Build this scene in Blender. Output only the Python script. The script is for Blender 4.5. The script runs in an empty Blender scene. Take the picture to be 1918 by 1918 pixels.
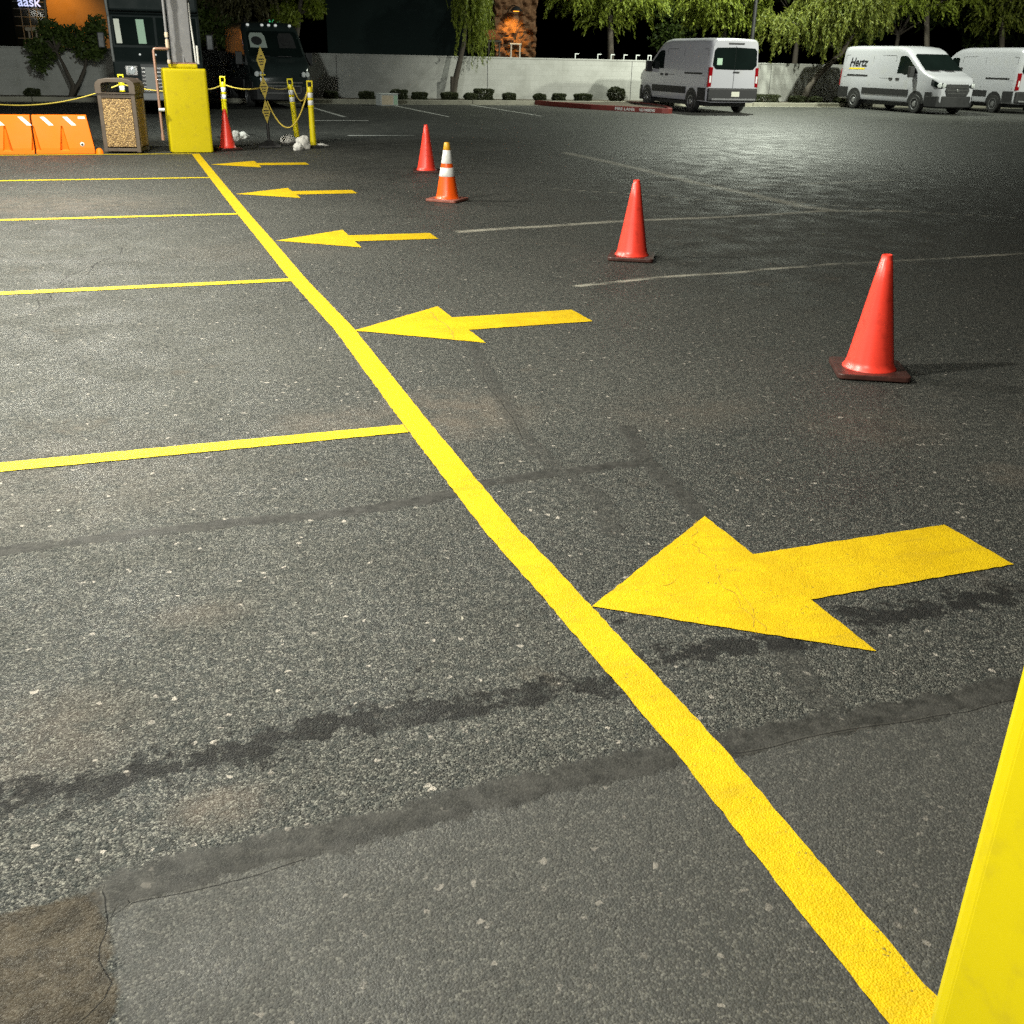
import bpy, bmesh, math, random
import numpy as np
from mathutils import Vector, Matrix, noise as mnoise

R = math.radians
random.seed(7)
rng = np.random.default_rng(7)
scene = bpy.context.scene
col = scene.collection

# ------------------------------------------------------------------ camera
CAM_H = 1.7
F_PX = 1918.0
ROLL = R(1.3)
PITCH = math.atan((959 - 105) * math.cos(ROLL) / F_PX)
YAW = R(20.3)
fwd = Vector((math.sin(YAW) * math.cos(PITCH), math.cos(YAW) * math.cos(PITCH), -math.sin(PITCH)))
right0 = Vector((math.cos(YAW), -math.sin(YAW), 0))
up0 = right0.cross(fwd)
rgt = right0 * math.cos(ROLL) + up0 * math.sin(ROLL)
upv = -right0 * math.sin(ROLL) + up0 * math.cos(ROLL)
EYE = Vector((0, 0, CAM_H))


def ray(px, py):
    return fwd + rgt * ((px - 959) / F_PX) - upv * ((py - 959) / F_PX)


def G(px, py, z=0.0):
    """surveyed point: where a sight line meets the level z"""
    d = ray(px, py)
    p = EYE + d * ((z - CAM_H) / d.z)
    return Vector((p.x, p.y, z))


def AT(px, py, y):
    """surveyed point: where a sight line meets the vertical plane at distance y"""
    d = ray(px, py)
    return EYE + d * (y / d.y)


cam_d = bpy.data.cameras.new('camera')
cam = bpy.data.objects.new('camera', cam_d)
col.objects.link(cam)
cam_d.sensor_width = 36
cam_d.lens = 36
cam_d.clip_end = 2000
cam_d.clip_start = 0.05
M3 = Matrix((rgt, upv, -fwd)).transposed()
cam.matrix_world = Matrix.Translation(EYE) @ M3.to_4x4()
scene.camera = cam


# ------------------------------------------------------------------ materials
class NT:
    def __init__(self, name):
        self.m = bpy.data.materials.new(name)
        self.m.use_nodes = True
        self.t = self.m.node_tree
        self.n = self.t.nodes
        self.b = self.n['Principled BSDF']

    def link(self, a, b):
        self.t.links.new(a, b)

    def node(self, typ, **kw):
        nd = self.n.new(typ)
        for k, v in kw.items():
            setattr(nd, k, v)
        return nd

    def set(self, sock, v):
        if hasattr(v, 'is_output'):
            self.link(v, sock)
        else:
            sock.default_value = v

    def math(self, op, a, b=None, c=None, clamp=False):
        nd = self.node('ShaderNodeMath', operation=op, use_clamp=clamp)
        self.set(nd.inputs[0], a)
        if b is not None:
            self.set(nd.inputs[1], b)
        if c is not None:
            self.set(nd.inputs[2], c)
        return nd.outputs[0]

    def mix(self, f, a, b):
        nd = self.node('ShaderNodeMix', data_type='RGBA')
        self.set(nd.inputs['Factor'], f)
        for s, v in ((nd.inputs[6], a), (nd.inputs[7], b)):
            if hasattr(v, 'is_output'):
                self.link(v, s)
            else:
                s.default_value = (*v[:3], 1)
        return nd.outputs[2]

    def ramp(self, v, lo, hi, a=0.0, b=1.0, smooth=True):
        nd = self.node('ShaderNodeMapRange', interpolation_type='SMOOTHSTEP' if smooth else 'LINEAR')
        self.set(nd.inputs[0], v)
        for i, x in enumerate((lo, hi, a, b)):
            nd.inputs[i + 1].default_value = x
        return nd.outputs[0]

    def pos(self, obj=False):
        if obj:
            return self.node('ShaderNodeTexCoord').outputs['Object']
        return self.node('ShaderNodeNewGeometry').outputs['Position']

    def noise(self, vec, scale, detail=3, rough=0.55, dist=0.0):
        nd = self.node('ShaderNodeTexNoise')
        self.link(vec, nd.inputs['Vector'])
        nd.inputs['Scale'].default_value = scale
        nd.inputs['Detail'].default_value = detail
        nd.inputs['Roughness'].default_value = rough
        nd.inputs['Distortion'].default_value = dist
        return nd.outputs['Fac']

    def voro(self, vec, scale, feature='F1', rand=1.0):
        nd = self.node('ShaderNodeTexVoronoi', feature=feature)
        self.link(vec, nd.inputs['Vector'])
        nd.inputs['Scale'].default_value = scale
        nd.inputs['Randomness'].default_value = rand
        return nd

    def attr(self, name):
        return self.node('ShaderNodeAttribute', attribute_name=name).outputs['Fac']

    def bump(self, h, strength, dist):
        nd = self.node('ShaderNodeBump')
        self.set(nd.inputs['Strength'], strength)
        nd.inputs['Distance'].default_value = dist
        self.link(h, nd.inputs['Height'])
        return nd.outputs[0]


def simple(name, c, rough=0.5, metal=0.0, var=0.12, vscale=6.0, bump=0.0, bscale=40.0, bdist=0.005, dirt=None,
           dirt_amt=0.0, dscale=3.0, coat=0.0, spec=0.5):
    k = NT(name)
    p = k.pos(True)
    n = k.noise(p, vscale, 4)
    lo = tuple(max(0, x * (1 - var)) for x in c)
    hi = tuple(min(1, x * (1 + var)) for x in c)
    base = k.mix(n, lo, hi)
    if dirt is not None:
        d = k.ramp(k.noise(p, dscale, 6, 0.65), 0.52, 0.72, 0, dirt_amt)
        base = k.mix(d, base, dirt)
    k.link(base, k.b.inputs['Base Color'])
    k.set(k.b.inputs['Roughness'], k.ramp(n, 0.2, 0.8, max(0.02, rough * 0.85), min(1, rough * 1.15)))
    k.b.inputs['Metallic'].default_value = metal
    k.b.inputs['Coat Weight'].default_value = coat
    k.b.inputs['Specular IOR Level'].default_value = spec
    if bump > 0:
        k.link(k.bump(k.noise(p, bscale, 4), bump, bdist), k.b.inputs['Normal'])
    return k.m


def emitter(name, c, s):
    k = NT(name)
    p = k.pos(True)
    n = k.noise(p, 9, 2)
    k.link(k.mix(n, tuple(x * .9 for x in c), c), k.b.inputs['Emission Color'])
    k.b.inputs['Emission Strength'].default_value = s
    k.b.inputs['Base Color'].default_value = (*c, 1)
    return k.m


def aggregate(k, p):
    """shared stone-and-binder relief of the lot: returns (height, stone id colour channel)"""
    v = k.voro(p, 190)
    v2 = k.voro(p, 62)
    n = k.noise(p, 60, 5, 0.75)
    h = k.math('MULTIPLY', v.outputs['Distance'], -0.9)
    h = k.math('ADD', h, k.math('MULTIPLY', v2.outputs['Distance'], -0.22))
    h = k.math('ADD', h, k.math('MULTIPLY', n, 0.75))
    sep = k.node('ShaderNodeSeparateColor')
    k.link(v.outputs['Color'], sep.inputs[0])
    sep2 = k.node('ShaderNodeSeparateColor')
    k.link(v2.outputs['Color'], sep2.inputs[0])
    return h, sep.outputs[0], sep2.outputs[1]


def asphalt_material():
    k = NT('asphalt')
    p = k.pos()
    h, s1, s2 = aggregate(k, p)
    big = k.noise(p, 0.45, 5, 0.6)
    mid = k.noise(p, 2.6, 5, 0.62)
    fine = k.noise(p, 16, 5, 0.7)
    grit = k.noise(p, 70, 3, 0.7)
    tone = k.math('ADD', k.math('MULTIPLY', big, 0.55), k.math('MULTIPLY', mid, 0.45))
    base = k.mix(k.ramp(tone, 0.36, 0.64), (0.035, 0.035, 0.032), (0.076, 0.075, 0.066))
    # stones of different grey
    base = k.mix(k.ramp(s1, 0.62, 0.92, 0, 0.8), base, (0.20, 0.196, 0.168))
    base = k.mix(k.ramp(s1, 0.0, 0.4, 0.85, 0), base, (0.008, 0.008, 0.008))
    base = k.mix(k.ramp(k.noise(p, 34, 6, 0.85), 0.57, 0.68, 0, 0.55), base, (0.18, 0.177, 0.150))
    base = k.mix(k.ramp(k.noise(p, 26, 6, 0.85), 0.40, 0.60, 0.6, 0.0), base, (0.012, 0.018, 0.018))
    base = k.mix(k.ramp(grit, 0.35, 0.62, 0.45, 0.0), base, (0.015, 0.015, 0.015))
    # the odd pale chip
    chip = k.math('MULTIPLY', k.ramp(s2, 0.981, 0.988), k.ramp(fine, 0.49, 0.58))
    base = k.mix(k.math('MULTIPLY', chip, 0.75), base, (0.33, 0.3, 0.26))
    # pinkish and tan grime
    tan = k.ramp(k.noise(p, 1.3, 6, 0.7), 0.6, 0.76, 0, 0.4)
    base = k.mix(tan, base, (0.115, 0.09, 0.068))
    wob = k.math('SUBTRACT', k.noise(p, 9, 4, 0.65), 0.5)
    wob2 = k.math('SUBTRACT', k.noise(p, 28, 3, 0.6), 0.5)
    # smoother, newer patch
    pa = k.ramp(k.math('ADD', k.attr('patch'), k.math('MULTIPLY', wob2, 0.06)), -0.008, 0.02)
    base = k.mix(k.math('MULTIPLY', pa, 0.62), base, k.mix(fine, (0.030, 0.030, 0.028), (0.050, 0.049, 0.046)))
    # brown old patch
    br = k.ramp(k.math('ADD', k.attr('brown'), k.math('MULTIPLY', wob2, 0.05)), -0.006, 0.012)
    base = k.mix(k.math('MULTIPLY', br, 0.8), base, k.mix(k.ramp(fine, .35, .65), (0.016, 0.012, 0.007), (0.046, 0.036, 0.023)))
    # dusty stains
    dust = k.math('MULTIPLY', k.attr('dust'), k.ramp(k.noise(p, 5, 5, 0.7), 0.3, 0.62))
    base = k.mix(k.math('MULTIPLY', dust, 0.3), base, (0.15, 0.115, 0.085))
    # smooth sealed seams
    se = k.ramp(k.math('ADD', k.attr('seam'), k.math('ADD', k.math('MULTIPLY', wob, 2.0), k.math('MULTIPLY', wob2, 0.9))), 1.1, 0.7)
    se = k.math('MULTIPLY', se, k.attr('seamk'))
    base = k.mix(k.math('MULTIPLY', se, 0.9), base, k.mix(k.ramp(fine, .3, .7), (0.010, 0.010, 0.009), (0.036, 0.035, 0.032)))
    # oily tyre stain
    oil = k.math('ADD', k.attr('oil'), k.math('ADD', k.math('MULTIPLY', wob, 4.6), k.math('MULTIPLY', wob2, 2.8)))
    oil = k.math('MULTIPLY', k.ramp(oil, 0.95, 0.35), k.ramp(k.noise(p, 6.5, 5, 0.7), 0.34, 0.5, 0.4, 1))
    base = k.mix(k.math('MULTIPLY', oil, 0.85), base, (0.008, 0.008, 0.008))
    # pale scuffed cracks
    pl = k.math('ADD', k.attr('pale'), k.math('MULTIPLY', wob, 1.3))
    plf = k.math('MULTIPLY', k.ramp(pl, 1.1, 0.3), k.ramp(k.noise(p, 3.5, 4, 0.6), 0.22, 0.46))
    base = k.mix(k.math('MULTIPLY', plf, 0.92), base, (0.30, 0.285, 0.235))
    # cracks
    cr = k.math('ABSOLUTE', k.math('ADD', k.attr('crack'), k.math('MULTIPLY', wob2, 2.2)))
    cr = k.math('ADD', cr, k.ramp(k.attr('crackm'), 0.022, 0.035, 0, 50))
    crf = k.ramp(cr, 0.85, 0.35)
    base = k.mix(k.math('MULTIPLY', crf, 0.85), base, (0.008, 0.008, 0.008))
    base = k.mix(k.math('MULTIPLY', k.ramp(k.math('ABSOLUTE', k.math('SUBTRACT', cr, 3.0)), 2.2, 0.2, 0, 0.12), fine), base, (0.17, 0.16, 0.13))
    k.link(base, k.b.inputs['Base Color'])
    smooth = k.math('MAXIMUM', k.math('MULTIPLY', pa, 0.75), se)
    smooth = k.math('MAXIMUM', smooth, k.math('MULTIPLY', br, 0.3))
    # worn lanes: relief differs over the lot
    amp = k.math('MULTIPLY', k.ramp(mid, 0.3, 0.7, 0.5, 1.0), k.math('SUBTRACT', 1.0, k.math('MULTIPLY', smooth, 0.78)))
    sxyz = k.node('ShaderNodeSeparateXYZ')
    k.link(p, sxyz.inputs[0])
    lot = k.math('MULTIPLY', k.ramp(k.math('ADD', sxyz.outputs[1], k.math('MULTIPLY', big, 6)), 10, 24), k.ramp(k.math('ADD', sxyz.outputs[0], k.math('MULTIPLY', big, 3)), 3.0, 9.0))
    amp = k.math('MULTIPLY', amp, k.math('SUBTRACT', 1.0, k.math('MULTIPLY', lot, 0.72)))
    hh = k.math('MULTIPLY', h, amp)
    hh = k.math('ADD', hh, k.math('MULTIPLY', se, 0.25))
    hh = k.math('SUBTRACT', hh, k.math('MULTIPLY', crf, 0.3))
    b1 = k.bump(hh, 0.9, 0.009)
    # broad unevenness
    nd = k.node('ShaderNodeBump')
    nd.inputs['Strength'].default_value = 0.09
    nd.inputs['Distance'].default_value = 0.05
    k.link(k.noise(p, 1.1, 4, 0.5), nd.inputs['Height'])
    k.link(b1, nd.inputs['Normal'])
    k.link(nd.outputs[0], k.b.inputs['Normal'])
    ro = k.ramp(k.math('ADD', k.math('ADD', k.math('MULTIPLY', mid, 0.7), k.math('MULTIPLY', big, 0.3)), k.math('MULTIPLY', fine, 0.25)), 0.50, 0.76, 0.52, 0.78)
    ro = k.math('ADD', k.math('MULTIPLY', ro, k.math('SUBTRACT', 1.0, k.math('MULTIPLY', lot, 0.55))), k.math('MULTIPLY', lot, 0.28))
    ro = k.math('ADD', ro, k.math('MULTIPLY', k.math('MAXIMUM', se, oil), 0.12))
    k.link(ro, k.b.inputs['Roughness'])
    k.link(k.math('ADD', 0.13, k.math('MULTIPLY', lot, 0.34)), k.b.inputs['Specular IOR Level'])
    return k.m


def paint_material(name, a, b, wear):
    k = NT(name)
    p = k.pos()
    h, s1, s2 = aggregate(k, p)
    n = k.noise(p, 5, 5, 0.6)
    f = k.noise(p, 40, 4, 0.65)
    base = k.mix(k.ramp(n, 0.3, 0.7), a, b)
    base = k.mix(k.ramp(f, 0.35, 0.65, 0.22, 0), base, tuple(x * 0.6 for x in a))
    # pores where stones show through
    pore = k.math('MULTIPLY', k.ramp(s1, 0.93, 0.97), k.ramp(k.noise(p, 11, 4, 0.7), 0.60 - wear, 0.72 - wear))
    base = k.mix(k.math('MULTIPLY', pore, 0.8), base, (0.09, 0.075, 0.02))
    # tyre scuffs and grime
    sv = k.node('ShaderNodeMapping')
    sv.inputs['Scale'].default_value = (1.0, 5.0, 1.0)
    k.link(p, sv.inputs[0])
    sc = k.ramp(k.noise(sv.outputs[0], 2.3, 6, 0.7), 0.50, 0.70, 0, 0.42)
    base = k.mix(k.math('MULTIPLY', sc, k.ramp(f, 0.3, 0.6)), base, (0.22, 0.15, 0.012))
    k.link(base, k.b.inputs['Base Color'])
    hh = k.math('MULTIPLY', h, 0.5)
    k.link(k.bump(hh, 0.6, 0.009), k.b.inputs['Normal'])
    k.b.inputs['Roughness'].default_value = 0.62
    k.b.inputs['Specular IOR Level'].default_value = 0.15
    return k.m


def leaf_material(name, a, b):
    k = NT(name)
    v = k.attr('tint')
    base = k.mix(v, a, b)
    k.link(base, k.b.inputs['Base Color'])
    k.b.inputs['Roughness'].default_value = 0.55
    k.b.inputs['Specular IOR Level'].default_value = 0.3
    tr = k.node('ShaderNodeBsdfTranslucent')
    k.link(base, tr.inputs[0])
    mx = k.node('ShaderNodeMixShader')
    mx.inputs[0].default_value = 0.35
    k.link(k.b.outputs[0], mx.inputs[1])
    k.link(tr.outputs[0], mx.inputs[2])
    out = k.n['Material Output']
    k.link(mx.outputs[0], out.inputs['Surface'])
    return k.m


def block_wall_material():
    k = NT('painted_block')
    p = k.pos(True)
    mp = k.node('ShaderNodeMapping')
    mp.inputs['Rotation'].default_value = (R(90), 0, 0)
    k.link(p, mp.inputs[0])
    br = k.node('ShaderNodeTexBrick')
    k.link(mp.outputs[0], br.inputs['Vector'])
    br.inputs['Scale'].default_value = 1.0
    br.inputs['Brick Width'].default_value = 0.4
    br.inputs['Row Height'].default_value = 0.2
    br.inputs['Mortar Size'].default_value = 0.008
    br.inputs['Mortar Smooth'].default_value = 0.3
    br.inputs['Color1'].default_value = (0.39, 0.39, 0.365, 1)
    br.inputs['Color2'].default_value = (0.42, 0.42, 0.395, 1)
    br.inputs['Mortar'].default_value = (0.37, 0.37, 0.345, 1)
    n = k.noise(p, 1.2, 6, 0.65)
    base = k.mix(k.ramp(n, 0.42, 0.72, 0, 0.6), br.outputs['Color'], (0.26, 0.26, 0.235))
    k.link(base, k.b.inputs['Base Color'])
    k.b.inputs['Roughness'].default_value = 0.85
    hh = k.math('ADD', k.math('MULTIPLY', br.outputs['Fac'], -0.7), k.math('MULTIPLY', k.noise(p, 60, 4), 0.4))
    k.link(k.bump(hh, 0.35, 0.008), k.b.inputs['Normal'])
    return k.m


def pebble_material():
    k = NT('pebble_panel')
    p = k.pos(True)
    v = k.voro(p, 52)
    sep = k.node('ShaderNodeSeparateColor')
    k.link(v.outputs['Color'], sep.inputs[0])
    base = k.mix(sep.outputs[0], (0.16, 0.085, 0.025), (0.62, 0.42, 0.17))
    base = k.mix(k.ramp(v.outputs['Distance'], 0.35, 0.65, 0, 0.85), base, (0.10, 0.06, 0.025))
    k.link(base, k.b.inputs['Base Color'])
    k.link(k.bump(k.math('MULTIPLY', v.outputs['Distance'], -1), 0.8, 0.012), k.b.inputs['Normal'])
    k.b.inputs['Roughness'].default_value = 0.55
    return k.m


MAT = dict(
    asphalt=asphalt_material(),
    gold_paint=paint_material('arrow_yellow_paint', (0.44, 0.288, 0.002), (0.51, 0.348, 0.003), 0.08),
    lemon_paint=paint_material('line_yellow_paint', (0.41, 0.315, 0.004), (0.48, 0.375, 0.006), 0.15),
    stripe_paint=paint_material('stripe_yellow_paint', (0.41, 0.278, 0.002), (0.48, 0.330, 0.003), 0.09),
    paint_crack=simple('cracked_paint', (0.30, 0.18, 0.004), 0.8, var=0.3, vscale=30),
    white_paint=simple('worn_white_paint', (0.5, 0.5, 0.47), 0.7, var=0.4, vscale=20),
    yellow_steel=simple('yellow_enamel', (0.47, 0.385, 0.003), 0.42, var=0.07, vscale=2.0, bump=0.12, bscale=9, dirt=(0.22, 0.16, 0.02), dirt_amt=0.25, dscale=11, spec=0.2),
    yellow_plastic=simple('yellow_plastic', (0.68, 0.56, 0.004), 0.4, var=0.06),
    yellow_rope=simple('yellow_rope', (0.66, 0.50, 0.08), 0.6, var=0.2, vscale=40, bump=0.5, bscale=90),
    grey_steel=simple('grey_painted_steel', (0.17, 0.17, 0.175), 0.45, var=0.12, bump=0.1, bscale=20, dirt=(0.3, 0.3, 0.29), dirt_amt=0.3, dscale=12),
    conduit=simple('white_conduit', (0.55, 0.55, 0.52), 0.4),
    copper=simple('copper_pipe', (0.36, 0.21, 0.15), 0.45, metal=0.3, var=0.35, vscale=14),
    tape=simple('tan_pipe_wrap', (0.52, 0.42, 0.30), 0.7, var=0.2, vscale=20),
    cone_red=simple('cone_red_plastic', (0.94, 0.060, 0.035), 0.38, var=0.06, vscale=3, dirt=(0.30, 0.02, 0.012), dirt_amt=0.4, dscale=13),
    cone_orange=simple('cone_orange_plastic', (0.82, 0.095, 0.006), 0.36, var=0.06, vscale=3, dirt=(0.30, 0.04, 0.01), dirt_amt=0.4, dscale=13),
    cone_amber=simple('cone_faded_tip', (0.66, 0.34, 0.02), 0.45, var=0.15),
    reflective=simple('white_reflective_band', (0.72, 0.72, 0.70), 0.4, var=0.07, dirt=(0.38, 0.36, 0.33), dirt_amt=0.6, dscale=14),
    cone_foot=simple('cone_rubber_foot', (0.055, 0.022, 0.018), 0.38, var=0.3, vscale=12, dirt=(0.14, 0.05, 0.035), dirt_amt=0.6, dscale=9),
    pink_foot=simple('cone_faded_foot', (0.26, 0.085, 0.06), 0.5, var=0.3, vscale=12, dirt=(0.05, 0.025, 0.02), dirt_amt=0.6, dscale=10),
    barrier=simple('orange_barrier_plastic', (0.70, 0.15, 0.002), 0.5, var=0.06, vscale=2.5, bump=0.1, bscale=14, spec=0.2),
    rubber=simple('black_rubber', (0.018, 0.018, 0.018), 0.6, var=0.3, vscale=10),
    black=simple('black_plastic', (0.02, 0.02, 0.021), 0.5, var=0.25, vscale=8),
    trim=simple('grey_black_trim', (0.016, 0.016, 0.017), 0.6, var=0.2, vscale=8),
    white_van=simple('white_van_paint', (0.43, 0.43, 0.465), 0.30, var=0.03, vscale=1.5, coat=0.5, dirt=(0.42, 0.41, 0.38), dirt_amt=0.35, dscale=1.4),
    step_paint=simple('matt_green_black_paint', (0.010, 0.015, 0.0145), 0.6, var=0.3, vscale=2, spec=0.14),
    dark_van=simple('dark_green_paint', (0.018, 0.026, 0.025), 0.25, var=0.3, vscale=2, coat=0.6),
    glass=simple('dark_glass', (0.006, 0.010, 0.009), 0.06, var=0.4, vscale=1.5, spec=0.8),
    chrome=simple('chrome', (0.7, 0.7, 0.7), 0.18, metal=0.9, var=0.1),
    rim=simple('steel_rim', (0.33, 0.33, 0.34), 0.35, metal=0.7, var=0.15, vscale=12),
    red_lens=simple('red_lens', (0.22, 0.003, 0.006), 0.15, var=0.2, vscale=10),
    clear_lens=simple('clear_lens', (0.62, 0.64, 0.64), 0.12, var=0.3, vscale=20),
    plate=simple('number_plate', (0.6, 0.6, 0.5), 0.4, var=0.15, vscale=30),
    paper=simple('pale_green_paper', (0.36, 0.52, 0.38), 0.6, var=0.15),
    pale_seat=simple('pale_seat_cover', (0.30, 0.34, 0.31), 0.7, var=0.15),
    wall=block_wall_material(),
    kerb=simple('concrete_kerb', (0.27, 0.26, 0.21), 0.8, var=0.25, vscale=3, bump=0.3, bscale=30, dirt=(0.12, 0.11, 0.09), dirt_amt=0.6, dscale=2.5),
    red_kerb=simple('red_kerb_paint', (0.17, 0.024, 0.018), 0.6, var=0.25, vscale=5, dirt=(0.10, 0.03, 0.02), dirt_amt=0.6, dscale=6),
    soil=simple('planter_soil', (0.085, 0.068, 0.048), 0.95, var=0.4, vscale=4, bump=0.7, bscale=18, bdist=0.03),
    bark=simple('grey_brown_bark', (0.075, 0.062, 0.048), 0.85, var=0.4, vscale=12, bump=0.7, bscale=26, bdist=0.02),
    olive_leaf=leaf_material('feathery_leaf', (0.07, 0.095, 0.012), (0.20, 0.22, 0.035)),
    bright_leaf=leaf_material('bright_leaf', (0.085, 0.12, 0.012), (0.27, 0.32, 0.04)),
    dark_leaf=leaf_material('deep_green_leaf', (0.045, 0.075, 0.018), (0.13, 0.18, 0.04)),
    brown_leaf=leaf_material('brownish_leaf', (0.05, 0.05, 0.02), (0.13, 0.115, 0.05)),
    grey_leaf=leaf_material('trimmed_shrub_leaf', (0.025, 0.035, 0.014), (0.085, 0.095, 0.045)),
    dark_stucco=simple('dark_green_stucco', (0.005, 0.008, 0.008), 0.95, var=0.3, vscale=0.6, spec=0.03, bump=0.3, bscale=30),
    tan_stucco=simple('tan_stucco', (0.40, 0.22, 0.09), 0.9, var=0.25, vscale=1.5, bump=0.5, bscale=16, bdist=0.02),
    stone=simple('rough_red_stone', (0.17, 0.085, 0.04), 0.8, var=0.45, vscale=3.5, bump=0.6, bscale=14, bdist=0.03),
    tile=simple('clay_tile', (0.42, 0.14, 0.05), 0.7, var=0.3, vscale=6),
    mullion=simple('grey_mullion', (0.22, 0.22, 0.21), 0.5),
    beige=simple('beige_metal', (0.55, 0.46, 0.34), 0.6, var=0.1),
    bagcloth=simple('white_sandbag_cloth', (0.62, 0.61, 0.57), 0.8, var=0.12, bump=0.5, bscale=26, bdist=0.01),
    pebble=pebble_material(),
    bin_frame=simple('brown_bin_frame', (0.085, 0.066, 0.05), 0.5, var=0.2, vscale=6),
    sign_face=simple('yellow_sign_face', (0.42, 0.32, 0.035), 0.55, var=0.1),
    ink=simple('dark_ink', (0.03, 0.025, 0.01), 0.7),
    white=simple('white_enamel', (0.62, 0.64, 0.62), 0.5, var=0.12, vscale=4),
    letters_yellow=simple('lettering_yellow', (0.72, 0.55, 0.02), 0.5),
    letter_black=simple('lettering_black', (0.012, 0.012, 0.014), 0.5),
    sign_light=emitter('lit_sign_letters', (0.55, 0.62, 1.0), 0.9),
    green_light=emitter('lit_green_letters', (0.05, 0.55, 0.2), 0.8),
    lamp_glow=emitter('lamp_lens', (1.0, 0.95, 0.8), 6.0),
    amber_glow=emitter('amber_lamp_lens', (1.0, 0.32, 0.02), 3.0),
    marker=emitter('roof_marker_lens', (0.7, 0.72, 0.7), 0.35),
)


# ------------------------------------------------------------------ mesh helpers
def finish(name, bm, mat, parent=None, smooth=None, bevel=0.0, seg=2):
    me = bpy.data.meshes.new(name)
    bmesh.ops.recalc_face_normals(bm, faces=bm.faces)
    bm.to_mesh(me)
    bm.free()
    o = bpy.data.objects.new(name, me)
    col.objects.link(o)
    me.materials.append(MAT[mat] if isinstance(mat, str) else mat)
    if smooth is not None:
        me.shade_smooth()
        me.set_sharp_from_angle(angle=R(smooth))
    if bevel:
        md = o.modifiers.new('bevel', 'BEVEL')
        md.width = bevel
        md.segments = seg
        md.limit_method = 'ANGLE'
        md.angle_limit = R(40)
    if parent is not None:
        o.parent = parent
    return o


def tag(o, label=None, cat=None, group=None, kind=None):
    if label:
        o['label'] = label
    if cat:
        o['category'] = cat
    if group:
        o['group'] = group
    if kind:
        o['kind'] = kind
    return o


def thing(name, label, cat, loc=(0, 0, 0), rz=0.0, group=None):
    o = bpy.data.objects.new(name, None)
    o.empty_display_size = 0.1
    col.objects.link(o)
    o.location = loc
    o.rotation_euler = (0, 0, rz)
    return tag(o, label, cat, group)


def dup(root, loc=None, rz=None, label=None, group=None):
    def rec(o, par):
        c = o.copy()
        col.objects.link(c)
        if par is not None:
            c.parent = par
        for ch in [x for x in bpy.data.objects if x.parent == o]:
            rec(ch, c)
        return c
    r = rec(root, None)
    if loc is not None:
        r.location = loc
    if rz is not None:
        r.rotation_euler = (0, 0, rz)
    if label:
        r['label'] = label
    if group:
        r['group'] = group
    return r


def add_box(bm, a, b, m=None):
    vs = [bm.verts.new((x, y, z)) for z in (a[2], b[2]) for y in (a[1], b[1]) for x in (a[0], b[0])]
    for f in ((0, 2, 3, 1), (4, 5, 7, 6), (0, 1, 5, 4), (2, 6, 7, 3), (0, 4, 6, 2), (1, 3, 7, 5)):
        bm.faces.new([vs[i] for i in f])
    if m is not None:
        for v in vs:
            v.co = m @ v.co
    return vs


def box(a, b, m=None):
    bm = bmesh.new()
    add_box(bm, a, b, m)
    return bm


def add_frustum(bm, x0, y0, z0, x1, y1, z1, cx=0, cy=0):
    """rectangular frustum, half sizes (x0,y0) at z0 and (x1,y1) at z1"""
    vs = []
    for hx, hy, z in ((x0, y0, z0), (x1, y1, z1)):
        for sx, sy in ((-1, -1), (1, -1), (1, 1), (-1, 1)):
            vs.append(bm.verts.new((cx + sx * hx, cy + sy * hy, z)))
    bm.faces.new(vs[3::-1])
    bm.faces.new(vs[4:])
    for i in range(4):
        j = (i + 1) % 4
        bm.faces.new((vs[i], vs[j], vs[4 + j], vs[4 + i]))


def add_tube(bm, pts, rad, seg=8, cap=True):
    pts = [Vector(p) for p in pts]
    rads = rad if isinstance(rad, (list, tuple)) else [rad] * len(pts)
    rings = []
    ref = Vector((0, 0, 1))
    for i, p in enumerate(pts):
        d = (pts[min(i + 1, len(pts) - 1)] - pts[max(i - 1, 0)]).normalized()
        if abs(d.dot(ref)) > 0.95:
            ref = Vector((1, 0, 0)) if abs(d.x) < 0.9 else Vector((0, 1, 0))
        u = d.cross(ref).normalized()
        v = d.cross(u).normalized()
        ref = v if abs(d.dot(v)) < 0.9 else ref
        ref = u.cross(d)
        rings.append([bm.verts.new(p + (u * math.cos(2 * math.pi * k / seg) + v * math.sin(2 * math.pi * k / seg)) * rads[i]) for k in range(seg)])
    for a, b in zip(rings, rings[1:]):
        for k in range(seg):
            bm.faces.new((a[k], a[(k + 1) % seg], b[(k + 1) % seg], b[k]))
    if cap:
        bm.faces.new(rings[0][::-1])
        bm.faces.new(rings[-1])


def tube(pts, rad, seg=8):
    bm = bmesh.new()
    add_tube(bm, pts, rad, seg)
    return bm


def add_lathe(bm, prof, seg=32, m=None):
    rings = []
    for r, z in prof:
        rings.append([bm.verts.new((r * math.cos(2 * math.pi * k / seg), r * math.sin(2 * math.pi * k / seg), z)) for k in range(seg)])
    for a, b in zip(rings, rings[1:]):
        for k in range(seg):
            bm.faces.new((a[k], a[(k + 1) % seg], b[(k + 1) % seg], b[k]))
    bm.faces.new(rings[0][::-1])
    bm.faces.new(rings[-1])
    if m is not None:
        for rg in rings:
            for v in rg:
                v.co = m @ v.co


def lathe(prof, seg=32, m=None):
    bm = bmesh.new()
    add_lathe(bm, prof, seg, m)
    return bm


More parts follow.
